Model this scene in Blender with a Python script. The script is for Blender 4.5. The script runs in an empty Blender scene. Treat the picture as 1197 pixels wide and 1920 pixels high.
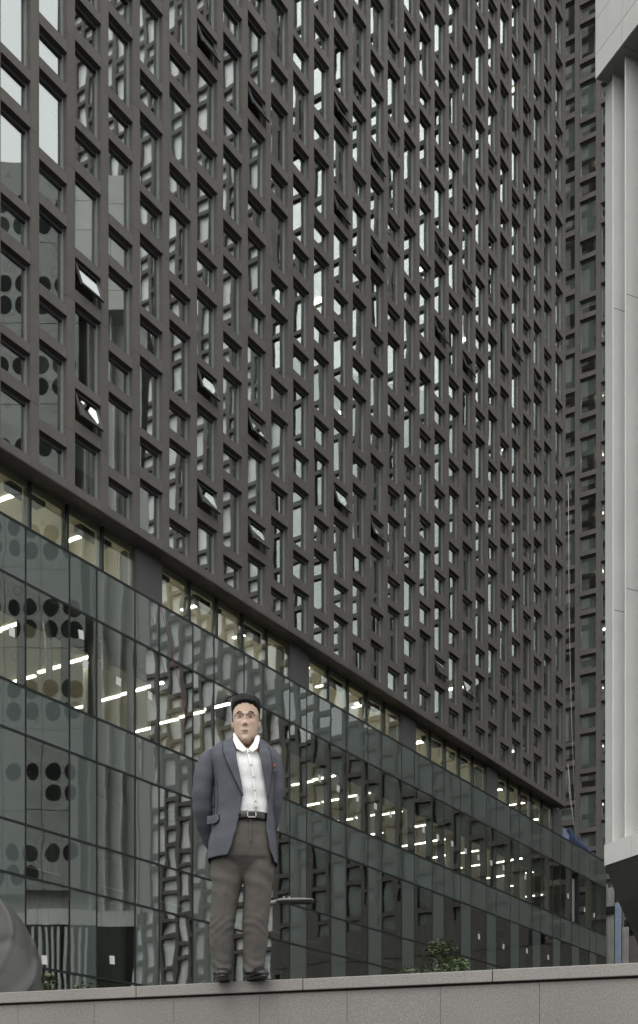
import bpy, bmesh, math, random
from mathutils import Vector, Matrix, Euler
R = math.radians
rng = random.Random(7)
scene = bpy.context.scene
col = scene.collection

# ------------------------------------------------------------------ camera, sky, sun, exposure
W_PX, H_PX = 1197.0, 1920.0
FPX, CX, VH = 2260.0, 598.5, 2150.0          # focal length, centre and horizon in photo pixels
CZ = 1.6                                     # eye height above the street
cd = bpy.data.cameras.new('camera')
cam = bpy.data.objects.new('camera', cd); col.objects.link(cam)
cam.location = (0, 0, CZ); cam.rotation_euler = (R(90), 0, 0)
cd.sensor_fit = 'VERTICAL'; cd.sensor_height = 36.0; cd.sensor_width = 24.0
cd.lens = FPX / H_PX * 36.0
cd.shift_x = 0.0
cd.shift_y = (VH - H_PX / 2) / H_PX
cd.clip_start = 0.1; cd.clip_end = 3000
scene.camera = cam

SUN_AZ, SUN_EL = R(200), R(60)               # azimuth clockwise from +Y (behind left of the camera)
world = bpy.data.worlds.new('World'); scene.world = world; world.use_nodes = True
wn = world.node_tree.nodes; wl = world.node_tree.links; wn.clear()
sky = wn.new('ShaderNodeTexSky'); sky.sky_type = 'NISHITA'; sky.sun_disc = False
sky.sun_elevation = SUN_EL; sky.sun_rotation = SUN_AZ
sky.air_density = 1.0; sky.dust_density = 6.0; sky.ozone_density = 1.0
hs = wn.new('ShaderNodeHueSaturation'); hs.inputs['Saturation'].default_value = 0.10
bg = wn.new('ShaderNodeBackground'); bg.inputs['Strength'].default_value = 0.15
wo = wn.new('ShaderNodeOutputWorld')
ov = wn.new('ShaderNodeMix'); ov.data_type = 'RGBA'; ov.inputs[0].default_value = 0.72      # even cloud layer over the clear sky
ov.inputs[7].default_value = (5.9, 6.05, 6.05, 1)
wl.new(sky.outputs[0], hs.inputs['Color']); wl.new(hs.outputs[0], ov.inputs[6]); wl.new(ov.outputs[2], bg.inputs['Color']); wl.new(bg.outputs[0], wo.inputs[0])
sd = bpy.data.lights.new('sun', 'SUN'); sd.energy = 0.5; sd.angle = R(60); sd.color = (1.0, 0.97, 0.93)
so = bpy.data.objects.new('sun', sd); col.objects.link(so)
sv = Vector((math.sin(SUN_AZ) * math.cos(SUN_EL), math.cos(SUN_AZ) * math.cos(SUN_EL), math.sin(SUN_EL)))
so.rotation_euler = (-sv).to_track_quat('-Z', 'Y').to_euler(); so.location = (0, 0, 60)
scene.view_settings.view_transform = 'Standard'; scene.view_settings.look = 'None'
scene.view_settings.exposure = 0.78; scene.view_settings.gamma = 1.0
scene.view_settings.use_curve_mapping = False
scene.render.engine = 'CYCLES'
cy = scene.cycles
cy.max_bounces = 8; cy.diffuse_bounces = 3; cy.glossy_bounces = 4; cy.transmission_bounces = 4
cy.transparent_max_bounces = 10; cy.use_denoising = True; cy.caustics_reflective = False; cy.caustics_refractive = False
cy.sample_clamp_indirect = 6.0

# ------------------------------------------------------------------ helpers
def unproj(u, v, y):
    return Vector(((u - CX) / FPX * y, y, CZ + (VH - v) / FPX * y))
def proj(p):
    return (CX + FPX * p[0] / p[1], VH - FPX * (p[2] - CZ) / p[1])

class MB:
    """collects boxes, prisms, tubes; build() links them as one mesh object"""
    def __init__(s): s.v = []; s.f = []; s.sm = []
    def box(s, x0, x1, y0, y1, z0, z1):
        b = len(s.v)
        s.v += [(x0,y0,z0),(x1,y0,z0),(x1,y1,z0),(x0,y1,z0),(x0,y0,z1),(x1,y0,z1),(x1,y1,z1),(x0,y1,z1)]
        s.f += [(b,b+3,b+2,b+1),(b+4,b+5,b+6,b+7),(b,b+1,b+5,b+4),(b+1,b+2,b+6,b+5),(b+2,b+3,b+7,b+6),(b+3,b,b+4,b+7)]
        s.sm += [False]*6; return s
    def quad(s, a, b_, c, d):
        b = len(s.v); s.v += [tuple(a),tuple(b_),tuple(c),tuple(d)]; s.f.append((b,b+1,b+2,b+3)); s.sm.append(False); return s
    def loft(s, rings, closed=True, cap=True, smooth=True):
        b = len(s.v); n = len(rings[0])
        for r in rings: s.v += [tuple(p) for p in r]
        m = n if closed else n-1
        for i in range(len(rings)-1):
            for j in range(m):
                a = b+i*n+j; c = b+i*n+(j+1) % n
                s.f.append((a, c, c+n, a+n)); s.sm.append(smooth)
        if cap and closed:
            s.f.append(tuple(b+j for j in reversed(range(n)))); s.sm.append(False)
            s.f.append(tuple(b+(len(rings)-1)*n+j for j in range(n))); s.sm.append(False)
        return s
    def tube(s, pts, rad, n=8, cap=True):
        pts = [Vector(p) for p in pts]
        rads = rad if isinstance(rad, (list, tuple)) else [rad]*len(pts)
        rings = []; up = None
        for i, p in enumerate(pts):
            t = (pts[min(i+1, len(pts)-1)] - pts[max(i-1, 0)]).normalized()
            if up is None:
                up = Vector((0,0,1)) if abs(t.z) < .9 else Vector((0,1,0))
            a = t.cross(up).normalized(); up = a.cross(t).normalized()
            rings.append([p + a*math.cos(2*math.pi*k/n)*rads[i] + up*math.sin(2*math.pi*k/n)*rads[i] for k in range(n)])
        return s.loft(rings, True, cap)
    def prism(s, poly, x0, x1, axis='x'):
        """poly in the two other axes, extruded along axis"""
        b = len(s.v); n = len(poly)
        for x in (x0, x1):
            for p, q in poly:
                s.v.append({'x': (x,p,q), 'y': (p,x,q), 'z': (p,q,x)}[axis])
        s.f.append(tuple(b+j for j in range(n))); s.f.append(tuple(b+n+j for j in reversed(range(n)))); s.sm += [False]*2
        for j in range(n):
            k = (j+1) % n; s.f.append((b+j, b+n+j, b+n+k, b+k)); s.sm.append(False)
        return s
    def mesh(s, name, mat=None):
        me = bpy.data.meshes.new(name); me.from_pydata(s.v, [], s.f)
        me.polygons.foreach_set('use_smooth', s.sm)
        if mat: me.materials.append(mat)
        me.update(); return me
    def build(s, name, mat=None, parent=None, fix=False):
        me = s.mesh(name, mat)
        if fix:
            bm = bmesh.new(); bm.from_mesh(me); bmesh.ops.recalc_face_normals(bm, faces=bm.faces); bm.to_mesh(me); bm.free()
        return link(name, me, parent)

def link(name, me, parent=None, loc=None, rot=None):
    o = bpy.data.objects.new(name, me); col.objects.link(o)
    if parent: o.parent = parent
    if loc is not None: o.location = loc
    if rot is not None: o.rotation_euler = rot
    return o
def tag(o, label=None, cat=None, group=None, kind=None):
    if label: o['label'] = label
    if cat: o['category'] = cat
    if group: o['group'] = group
    if kind: o['kind'] = kind
    return o
def thing(name, label, cat, loc=(0,0,0), rz=0.0, group=None):
    o = bpy.data.objects.new(name, None); col.objects.link(o)
    o.location = loc; o.rotation_euler = (0,0,rz); o.empty_display_size = .5
    return tag(o, label, cat, group)
def mod(o, typ, **kw):
    m = o.modifiers.new(typ.lower(), typ)
    for k, v in kw.items(): setattr(m, k, v)
    return m

# ------------------------------------------------------------------ materials
def newmat(name):
    m = bpy.data.materials.new(name); m.use_nodes = True
    m.node_tree.nodes.clear(); return m, m.node_tree.nodes, m.node_tree.links
def math_node(n, l, op, a, b=None, clamp=False):
    x = n.new('ShaderNodeMath'); x.operation = op; x.use_clamp = clamp
    for i, q in enumerate((a, b)):
        if q is None: continue
        if isinstance(q, (int, float)): x.inputs[i].default_value = q
        else: l.new(q, x.inputs[i])
    return x.outputs[0]
def coords(n, l, scale=(1,1,1), kind='Object'):
    t = n.new('ShaderNodeTexCoord'); mp = n.new('ShaderNodeMapping'); mp.inputs['Scale'].default_value = scale
    l.new(t.outputs[kind], mp.inputs[0]); return mp.outputs[0]
def noise(n, l, vec, scale, detail=3.0, rough=.55):
    t = n.new('ShaderNodeTexNoise'); t.inputs['Scale'].default_value = scale; t.inputs['Detail'].default_value = detail
    t.inputs['Roughness'].default_value = rough
    if vec is not None: l.new(vec, t.inputs['Vector'])
    return t.outputs['Fac']
def geo_pos(n): return n.new('ShaderNodeNewGeometry').outputs['Position']
def ramp(n, l, fac, stops):
    r = n.new('ShaderNodeValToRGB'); e = r.color_ramp.elements
    while len(e) < len(stops): e.new(.5)
    for q, (p, c) in zip(e, stops): q.position = p; q.color = (*c, 1)
    l.new(fac, r.inputs[0]); return r.outputs[0]
def mix_rgb(n, l, fac, a, b, typ='MIX'):
    m = n.new('ShaderNodeMix'); m.data_type = 'RGBA'; m.blend_type = typ
    for s, q in ((m.inputs[0], fac), (m.inputs[6], a), (m.inputs[7], b)):
        if isinstance(q, (int, float)): s.default_value = q
        elif isinstance(q, tuple): s.default_value = (*q, 1)
        else: l.new(q, s)
    return m.outputs[2]
def surf(name, c, rough=.7, var=.15, scale=3.0, spec=.4, metal=0.0, bump=0.0, bscale=60.0, streak=0.0, speck=0.0, stretch=(1,1,1), kind='Object', perobj=0.0):
    m, n, l = newmat(name)
    b = n.new('ShaderNodeBsdfPrincipled'); o = n.new('ShaderNodeOutputMaterial'); l.new(b.outputs[0], o.inputs[0])
    b.inputs['Roughness'].default_value = rough; b.inputs['Metallic'].default_value = metal
    b.inputs['Specular IOR Level'].default_value = spec
    vec = coords(n, l, stretch, kind)
    lo = tuple(x*(1-var) for x in c); hi = tuple(min(1, x*(1+var)) for x in c)
    out = ramp(n, l, noise(n, l, vec, scale, 5.0), [(.3, lo), (.7, hi)])
    if speck:
        sp = noise(n, l, vec, 70.0, 3.0, .9)
        out = mix_rgb(n, l, math_node(n, l, 'MULTIPLY', math_node(n, l, 'SUBTRACT', sp, .5), speck*4, False), out, tuple(min(1, x*2.2) for x in c))
    if streak:
        v2 = coords(n, l, (2.2, 2.2, .12), kind)
        s = noise(n, l, v2, 2.0, 4.0)
        out = mix_rgb(n, l, math_node(n, l, 'MULTIPLY', math_node(n, l, 'SUBTRACT', s, .48), streak*4, True), out, tuple(x*.45 for x in c))
    if perobj:
        oi = n.new('ShaderNodeObjectInfo')
        k = math_node(n, l, 'ADD', math_node(n, l, 'MULTIPLY', oi.outputs['Random'], perobj*2), 1-perobj)
        vv = n.new('ShaderNodeCombineColor')
        for i in range(3): l.new(k, vv.inputs[i])
        out = mix_rgb(n, l, 1.0, out, vv.outputs[0], 'MULTIPLY')
    l.new(out, b.inputs['Base Color'])
    if bump:
        bn = n.new('ShaderNodeBump'); bn.inputs['Strength'].default_value = 1.0; bn.inputs['Distance'].default_value = bump
        l.new(noise(n, l, vec, bscale, 4.0), bn.inputs['Height']); l.new(bn.outputs[0], b.inputs['Normal'])
    return m
def granite(name, c, joint_grime=.5):
    m, n, l = newmat(name); b = n.new('ShaderNodeBsdfPrincipled'); o = n.new('ShaderNodeOutputMaterial'); l.new(b.outputs[0], o.inputs[0])
    b.inputs['Roughness'].default_value = .75; b.inputs['Specular IOR Level'].default_value = .3
    vec = coords(n, l); dk = tuple(x*.62 for x in c); lt = tuple(min(1, x*1.5) for x in c)
    base = ramp(n, l, noise(n, l, vec, 1.4, 5.0), [(.3, tuple(x*.88 for x in c)), (.7, tuple(x*1.1 for x in c))])
    grain = noise(n, l, vec, 95.0, 2.0, .7)
    base = mix_rgb(n, l, math_node(n, l, 'MULTIPLY', math_node(n, l, 'SUBTRACT', grain, .50), 3.4, True), base, lt)
    base = mix_rgb(n, l, math_node(n, l, 'MULTIPLY', math_node(n, l, 'SUBTRACT', .46, grain), 3.4, True), base, dk)
    drip = noise(n, l, coords(n, l, (9.0, 1.0, .55)), 2.6, 3.0, .6)
    base = mix_rgb(n, l, math_node(n, l, 'MULTIPLY', math_node(n, l, 'SUBTRACT', drip, .60), 3.2*joint_grime, True), base, dk)
    pale = noise(n, l, coords(n, l, (5, 5, 5)), 4.0, 2.0, .5)
    base = mix_rgb(n, l, math_node(n, l, 'MULTIPLY', math_node(n, l, 'SUBTRACT', pale, .72), 5.0, True), base, lt)
    l.new(base, b.inputs['Base Color'])
    bn = n.new('ShaderNodeBump'); bn.inputs['Distance'].default_value = .0015; l.new(grain, bn.inputs['Height']); l.new(bn.outputs[0], b.inputs['Normal'])
    return m
def glass(name, tint, base, wav=.001, wscale=.9, back=None, backrough=.6, gain=.55, glosscol=(.93,.96,.95)):
    """architectural glass: mirror part by angle, the rest passes (or falls on an opaque back coat)"""
    m, n, l = newmat(name); o = n.new('ShaderNodeOutputMaterial')
    bn = n.new('ShaderNodeBump'); bn.inputs['Strength'].default_value = 1.0; bn.inputs['Distance'].default_value = wav
    g = geo_pos(n)
    oi = n.new('ShaderNodeObjectInfo')
    off = n.new('ShaderNodeVectorMath'); off.operation = 'ADD'
    cmb = n.new('ShaderNodeCombineXYZ'); r7 = math_node(n, l, 'MULTIPLY', oi.outputs['Random'], 37.0)
    for i in range(3): l.new(r7, cmb.inputs[i])
    l.new(g, off.inputs[0]); l.new(cmb.outputs[0], off.inputs[1])
    h1 = noise(n, l, off.outputs[0], wscale, 1.0, .4)
    l.new(h1, bn.inputs['Height'])
    gl = n.new('ShaderNodeBsdfGlossy'); gl.inputs['Roughness'].default_value = .012; gl.inputs['Color'].default_value = (*glosscol, 1)
    l.new(bn.outputs[0], gl.inputs['Normal'])
    fr = n.new('ShaderNodeLayerWeight'); fr.inputs['Blend'].default_value = .5
    fac = math_node(n, l, 'ADD', math_node(n, l, 'MULTIPLY', math_node(n, l, 'POWER', fr.outputs['Facing'], 3.0), gain), base, True)
    if back is None:
        t = n.new('ShaderNodeBsdfTransparent'); t.inputs['Color'].default_value = (*tint, 1)
    else:
        t = n.new('ShaderNodeBsdfDiffuse'); t.inputs['Color'].default_value = (*back, 1)
    mx = n.new('ShaderNodeMixShader'); l.new(fac, mx.inputs[0]); l.new(t.outputs[0], mx.inputs[1]); l.new(gl.outputs[0], mx.inputs[2])
    l.new(mx.outputs[0], o.inputs[0]); return m
def emit(name, c, s):
    m, n, l = newmat(name); o = n.new('ShaderNodeOutputMaterial'); e = n.new('ShaderNodeEmission')
    e.inputs[0].default_value = (*c, 1); e.inputs[1].default_value = s; l.new(e.outputs[0], o.inputs[0]); return m

M = {}
M['clad'] = surf('brown_cladding', (.150,.139,.128), .7, .10, 1.6, .15, bump=.0006, bscale=90, streak=.10, perobj=.05)
M['frame'] = surf('window_frame_metal', (.24,.26,.25), .45, .06, 4, .5)
M['sash'] = surf('sash_metal_and_head_shade', (.05,.052,.052), .4, .06, 4, .5)  # sash metal; on the head bars it paints in their shade
M['tglass'] = glass('tower_glass', (.72,.76,.73), .38, .0012, .8, gain=.26)
M['vglass'] = glass('podium_vision_glass', (.80,.83,.79), .24, .0034, .75, gain=.25)
M['spandrel'] = glass('podium_spandrel_glass', None, .19, .0030, .75, gain=.30, back=(.115,.136,.125))
M['blind'] = surf('pale_blind', (.56,.59,.555), .9, .05, 2, .2)
M['mull'] = surf('black_mullion', (.018,.019,.020), .4, .1, 4, .5)
M['dark'] = surf('dark_interior', (.045,.047,.048), .8, .15, 1, .2)
M['ceil'] = surf('beige_ceiling', (.60,.56,.47), .9, .05, .8, .1)
M['cream'] = surf('cream_reveal', (.62,.58,.47), .8, .05, 1, .2)
M['wallin'] = surf('office_wall', (.50,.48,.42), .9, .08, .5, .1)
M['floorin'] = surf('office_floor', (.40,.38,.34), .8, .1, .5, .1)
M['palefloor'] = surf('pale_floor', (.55,.53,.48), .6, .06, .5, .2)
M['light'] = emit('lamp_diffuser', (1.0,.96,.86), 7.5)
M['colm'] = surf('grey_column', (.13,.13,.128), .6, .08, 1, .3)
M['white'] = surf('white_panel', (.78,.78,.755), .45, .04, .9, .4, streak=.04, perobj=.02)
M['fin'] = surf('white_fin', (.74,.74,.715), .45, .04, .9, .4, streak=.03)
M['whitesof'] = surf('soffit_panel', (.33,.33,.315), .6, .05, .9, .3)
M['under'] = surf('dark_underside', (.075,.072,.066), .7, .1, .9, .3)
def ring_panel(name, c):
    m, n, l = newmat(name); b = n.new('ShaderNodeBsdfPrincipled'); o = n.new('ShaderNodeOutputMaterial'); l.new(b.outputs[0], o.inputs[0])
    b.inputs['Roughness'].default_value = .6; vec = coords(n, l, (1.0, .02, 1.0))
    v = n.new('ShaderNodeTexVoronoi'); v.inputs['Scale'].default_value = 1.05; v.inputs['Randomness'].default_value = .35; l.new(vec, v.inputs['Vector'])
    d = v.outputs['Distance']
    rings = math_node(n, l, 'SINE', math_node(n, l, 'MULTIPLY', d, 62.0))
    near = math_node(n, l, 'LESS_THAN', d, .36)
    v2 = n.new('ShaderNodeTexVoronoi'); v2.inputs['Scale'].default_value = 17.0; v2.inputs['Randomness'].default_value = .2; l.new(vec, v2.inputs['Vector'])
    dots = math_node(n, l, 'LESS_THAN', v2.outputs['Distance'], .42)
    f = math_node(n, l, 'MULTIPLY', math_node(n, l, 'MULTIPLY', math_node(n, l, 'GREATER_THAN', rings, .35), near), dots)
    f = math_node(n, l, 'MULTIPLY', f, .75)
    l.new(mix_rgb(n, l, f, c, tuple(x*.25 for x in c)), b.inputs['Base Color']); return m
M['perf'] = ring_panel('ring_perforated_panel', (.36,.375,.355))
M['hole'] = surf('hole_backing', (.02,.022,.021), .8, .1, 1, .2)
M['joint'] = surf('joint_backing', (.16,.16,.15), .8, .1, 1, .2)
M['darkpane'] = surf('dim_reflection_pane', (.16,.18,.17), .2, .3, .5, .4)  # dark colour stands in for a dim reflection in the lower wing panes
M['wglass'] = glass('wing_glass', (.77,.79,.77), .16, .0011, .8)
M['gridpane'] = surf('painted_sky_pane', (.84,.86,.84), .25, .22, .35, .5, kind='Object')  # pale colour stands in for sky mirrored in these panes
M['stone'] = granite('granite_wall', (.212,.198,.182))
M['coping'] = granite('granite_coping', (.245,.229,.212), .3)
M['asphalt'] = surf('asphalt', (.034,.033,.032), .7, .2, .6, .3, bump=.002, bscale=80)
M['paving'] = surf('terrace_paving', (.040,.039,.037), .6, .2, .7, .3)

# ------------------------------------------------------------------ facade frame (main tower and podium share it)
XV = 2060.0
A0 = 28.162; LEN = 1.19088; S0 = 38.165; PITCH = 1.33736; P = 3.6
D1 = Vector(((XV-CX)/FPX, 1, 0)).normalized(); INW = Vector((-D1.y, D1.x, 0))
ORG = Vector((-A0, 0, 0)); RZ1 = math.atan2(D1.y, D1.x)
def fac(s, d, z): return ORG + D1*s + INW*d + Vector((0,0,CZ+z))
def s_at(u, d=0.0): return (A0 + d*LEN) * FPX * LEN / (XV - u)
ZB = 17.96                                    # underside of the tower above the eye
def colx(i): return S0 + i*PITCH + (.20 if i >= 27 else 0)   # left edge of the opening of column i
OW = 1.03; PW = PITCH - OW                     # opening and pillar width
I0, I1 = -5, 27
NS = 19
def levels(even):
    """(z0, z1, kind) of the openings in one storey, offset 0"""
    return [(.25, 1.116, 'short'), (1.43, 3.546, 'tall')] if even else [(-.40+P, 1.71+P, 'tall'), (2.05, 2.94, 'short')]

# ------------------------------------------------------------------ ground
gr = MB().quad((-1500,-1500,0),(1500,-1500,0),(1500,1500,0),(-1500,1500,0)).build('street', M['asphalt']); tag(gr, 'dark asphalt street below the wall', kind='structure')
WZ = 1.03                                     # wall top above the eye
def wall_pt(u):
    v = 1862 - .0468*u; y = WZ*FPX/(VH - v); return Vector(((u-CX)/FPX*y, y, 0))
wa, wb = wall_pt(0), wall_pt(1197); WD = (wb-wa).normalized(); WIN = Vector((-WD.y, WD.x, 0))   # inward: away from the camera
TZ = CZ + .3
t0 = wa + WIN*.3
tp = [t0 - WD*600, t0 + WD*600, t0 + WD*600 + WIN*1200, t0 - WD*600 + WIN*1200]
te = MB().prism([(p.x, p.y) for p in tp], TZ-.4, TZ, 'z').build('terrace_paving', M['paving'], fix=True); tag(te, 'paved terrace behind the granite wall', kind='structure')

# ------------------------------------------------------------------ parapet wall
wl_ = thing('parapet_wall', 'low grey granite wall with coping stones that the man stands on', 'wall', wa, math.atan2(WD.y, WD.x))
WT = CZ + WZ
MB().box(-6, 10, .03, .50, 0, WT-.075).build('wall_core', M['joint'], wl_)
def wall_x(u): return (wall_pt(u) - wa).dot(WD)
pj = [wall_x(u) for u in (34, 177, 326, 487, 651, 826, 1012)]
st = (pj[-1]-pj[0])/6
js = [pj[0]-st*k for k in range(9, 0, -1)] + pj + [pj[-1]+st*k for k in range(1, 9)]
for a, b in zip(js, js[1:]):
    o = MB().box(a+.0012, b-.0012, rng.uniform(0,.002), .03, .6, WT-.085).build('wall_panel', M['stone'], wl_)
MB().box(js[0], js[-1], .004, .03, 0, .595).build('plinth_course', M['stone'], wl_)
cj = [wall_x(u) for u in (258, 570, 925)]
stc = (cj[-1]-cj[0])/2
cjs = [cj[0]-stc*k for k in range(4, 0, -1)] + cj + [cj[-1]+stc*k for k in range(1, 5)]
for a, b in zip(cjs, cjs[1:]):
    o = MB().box(a+.002, b-.002, -.022+rng.uniform(0,.002), .52, WT-.072, WT+rng.uniform(-.001,.001)).build('coping_stone', M['coping'], wl_)
    mod(o, 'BEVEL', width=.005, segments=2)

# ------------------------------------------------------------------ main tower
tw = thing('office_tower', 'tall dark brown office tower with a staggered grid of deep windows above the glass base', 'building', ORG + Vector((0,0,CZ+ZB)), RZ1)
MP = {}
def shared(key, fn):
    if key not in MP: MP[key] = fn()
    return MP[key]
HB = .11                                       # height of the head bar, whose shade is put in as dark colour
def frame_mesh(w, h, y0=.138, y1=.24, b=.045, name='window'):
    m = MB()
    m.box(0, b, y0, y1, 0, h); m.box(w-b, w, y0, y1, 0, h); m.box(b, w-b, y0, y1, 0, b*.8); m.box(b, w-b, y1-.03, y1, h-HB, h)
    return m.mesh(name, M['frame'])
def shaded_head_bar(parent, w, h):
    me = MP.get('hbar')
    if me is None: me = MP['hbar'] = MB().box(.046, w-.046, .142, .208, -HB, -.002).mesh('shaded_head_bar', M['sash'])
    return link('shaded_head_bar', me, parent, (0, 0, h))
def pane_mesh(w, h, b=.045, name='pane', mat='tglass'):
    return MB().box(-w/2+b, w/2-b, -.006, .006, -h/2+b*.8, h/2-(HB if b < .058 else b)).mesh(name, M[mat])
def sash_mesh(w, h, b=.06):
    m = MB(); m.box(0, b, -.03, .03, -h, 0); m.box(w-b, w, -.03, .03, -h, 0); m.box(b, w-b, -.03, .03, -h, -h+b); m.box(b, w-b, -.03, .03, -b, 0)
    return m.mesh('sash', M['sash'])

def inview(p, m=40):
    u, v = proj(p); return -m < u < W_PX+m and -m < v < H_PX+m

# which openings stand open (photo position of each)
open_at = [(388,90),(484,215),(484,20),(640,237),(640,415),(708,330),(708,500),(484,810),(640,947),(708,1005),(388,730),(388,945),
           (165,545),(165,785),(484,1012),(825,490),(878,560),(878,710),(825,645),(968,683),(825,1265),(878,1300),(1007,715)]
cells = []                                     # openings
pills = []                                     # pillar pieces
beams = []
for i in range(I0, I1+1):
    even = i % 2 == 0
    ops = []
    for n in range(-1, NS):
        for z0, z1, k in levels(even):
            z0 += n*P; z1 += n*P
            if z1 < .4 or z1 > NS*P: continue
            if z0 < .25: z0 = .25; k = 'medium' if z1-z0 > 1.2 else 'low'
            ops.append([z0, z1, k])
    ops.sort()
    x = colx(i)
    for z0, z1, k in ops: cells.append((i, x, z0, z1, k))
    prev = 0.0
    for z0, z1, k in ops + [(NS*P, NS*P, '')]:
        if z0 > prev + .01: beams.append((i, x, prev, z0))
        prev = z1
for i in range(I0, I1+2):
    x1 = colx(i) if i <= I1 else colx(I1)+OW+.36
    x0 = colx(i-1)+OW
    z = 0.0
    nxt = .475*P
    while z < NS*P:
        pills.append((i, x0, x1, z, min(nxt, NS*P))); z = nxt; nxt += P

def sizekey(x, z0, z1, w):
    c = fac(x+w/2, 0, ZB+(z0+z1)/2); u, v = proj(c)
    if not (-30 < u < W_PX+30): return 0
    a = proj(fac(x, 0, ZB+z0)); b = proj(fac(x+w, 0, ZB+z1)); t_ = proj(fac(x, 0, ZB+z1))
    lo, hi = max(0, min(a[1], b[1], t_[1])), min(H_PX, max(a[1], b[1]))
    return max(0, hi-lo) * abs(b[0]-a[0])
GAP = .005
def piece_mesh(w, h):
    key = ('piece', round(w,3), round(h,3))
    def f():
        m = MB(); m.box(GAP, w-GAP, 0, .34, GAP, h-GAP); return m.mesh('cladding', M['clad'])
    return shared(key, f)
def place_pieces(lst, name, limit):
    lst = sorted(lst, key=lambda q: -q[0]); big = MB()
    for k, (key, x, z0, w, h, dy) in enumerate(lst):
        if k < limit and key > 0:
            link(name, piece_mesh(w, h), tw, (x, dy, z0))
        else:
            big.box(x+GAP, x+w-GAP, dy, .34, z0+GAP, z0+h-GAP)
    if big.v:
        o = big.build('upper_'+name+'_grid', M['clad'], tw); o['kind'] = 'stuff'
place_pieces([(sizekey(x0,z0,z1,x1-x0), x0, z0, x1-x0, z1-z0, 0.0) for i,x0,x1,z0,z1 in pills], 'pillar', 295)
place_pieces([(sizekey(x,z0,z1,OW), x, z0, OW, z1-z0, .002) for i,x,z0,z1 in beams], 'beam', 295)

opened = set()
for (ou, ov) in open_at:
    best = None
    for q, (i, x, z0, z1, k) in enumerate(cells):
        if k != 'short': continue
        u, v = proj(fac(x+OW/2, .1, ZB+(z0+z1)/2)); d = (u-ou)**2 + (v-ov)**2
        if best is None or d < best[0]: best = (d, q)
    opened.add(best[1])
order = sorted(range(len(cells)), key=lambda q: -(sizekey(cells[q][1], cells[q][2], cells[q][3], OW) + (1e6 if q in opened else 0)))
bigf, bigp, bigh = MB(), MB(), MB()
YP = .185
for k, q in enumerate(order):
    i, x, z0, z1, kd = cells[q]; h = z1-z0; sk = sizekey(x, z0, z1, OW)
    if k < 298 and sk > 0:
        w = link('window', shared(('fr', round(h,3)), lambda: frame_mesh(OW, h)), tw, (x, 0, z0))
        if q not in opened: shaded_head_bar(w, OW, h)
        if q in opened:
            b = .06; a = R(-rng.uniform(17, 22))
            link('sash', shared('sash', lambda: sash_mesh(OW-.13, h-.12)), w, (.065, .10, h-.05), (a, 0, 0))
            pm = shared('sashpane', lambda: pane_mesh(OW-.13, h-.12, .06))
            c = Vector((0, 0, -(h-.12)/2)); c.rotate(Euler((a, 0, 0)))
            link('pane', pm, w, (OW/2, .10+c.y, h-.05+c.z), (a, 0, 0))
            hb = MB().box(-.02,.02,-.012,.012,-.07,.07).mesh('handle', M['frame']) if 'hb' not in MP else MP['hb']; MP['hb'] = hb
            c = Vector((0, .05, -(h-.12)+.03)); c.rotate(Euler((a, 0, 0)))
            link('handle', hb, w, (OW*.62, .10+c.y, h-.05+c.z), (a, R(90), 0))
        else:
            pm = shared(('pane', round(h,3)), lambda: pane_mesh(OW, h))
            link('pane', pm, w, (OW/2, YP, h/2), (rng.gauss(0,.0022), 0, rng.gauss(0,.0030)))
            r = rng.random()
            if r < (.45 if i < 9 else .72):
                fr = rng.choice([1.0, 1.0, .55, .35]); 
                bh = (h-.15)*fr
                bm_ = shared(('bl', round(bh,2)), lambda: MB().box(.08, OW-.08, 0, .008, -bh, 0).mesh('blind', M['blind']))
                link('blind', bm_, w, (0, YP+.022, h-.06))
    else:
        y0, y1, b = .138, .24, .045
        for args in ((x,x+b,z0,z1),(x+OW-b,x+OW,z0,z1),(x+b,x+OW-b,z0,z0+b*.8),(x+b,x+OW-b,z1-b,z1)):
            bigf.box(args[0], args[1], y0, y1, args[2], args[3])
        bigh.box(x+b+.001, x+OW-b-.001, .142, .235, z1-HB, z1-b-.002)
        tx = rng.gauss(0,.003); dd = tx*(OW/2)
        bq = len(bigp.v)
        bigp.box(x+b, x+OW-b, YP-.006, YP+.006, z0+b, z1-HB)
        for t in range(bq, len(bigp.v)):
            vx = bigp.v[t]; bigp.v[t] = (vx[0], vx[1] + (dd if vx[0] > x+OW/2 else -dd), vx[2])
o = bigh.build('upper_shaded_head_bars', M['sash'], tw); o['kind'] = 'stuff'
o = bigf.build('upper_window_frames', M['frame'], tw); o['kind'] = 'stuff'
o = bigp.build('upper_window_panes', M['tglass'], tw); o['kind'] = 'stuff'
XL, XR = colx(I0)-PW, colx(I1)+OW+.36
# underside, end wall, roof, floors
MB().box(XL, XR-.02, .05, .74, .012, .06).build('soffit', M['clad'], tw)
MB().box(XL, XR, .004, .03, -.035, .0).build('drip_edge', M['mull'], tw)
MB().box(XR-.30, XR-.20, .345, 12.0, .07, NS*P).build('end_wall', M['clad'], tw)
eg, ep = MB(), MB()
for i in range(9):
    y = .36 + i*PITCH
    eg.box(XR-.19, XR-.004, y-.02 if i else y, y+PW, .07, NS*P)
    if i == 8: break
    prev = .07
    for z0, z1 in sorted((a_+n*P, b_+n*P) for n in range(NS) for a_, b_, k_ in levels(i % 2 == 0)) + [(NS*P, NS*P)]:
        if z0 > prev + .02: eg.box(XR-.19, XR-.006, y+PW+.004, y+PITCH-.024, prev, min(z0, NS*P))
        if z1 < NS*P: ep.box(XR-.17, XR-.14, y+PW+.004, y+PITCH-.024, z0, z1)
        prev = z1
tag(eg.build('end_facade_grid', M['clad'], tw), kind='stuff'); tag(ep.build('end_facade_glazing', M['gridpane'], tw), kind='stuff')
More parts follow.
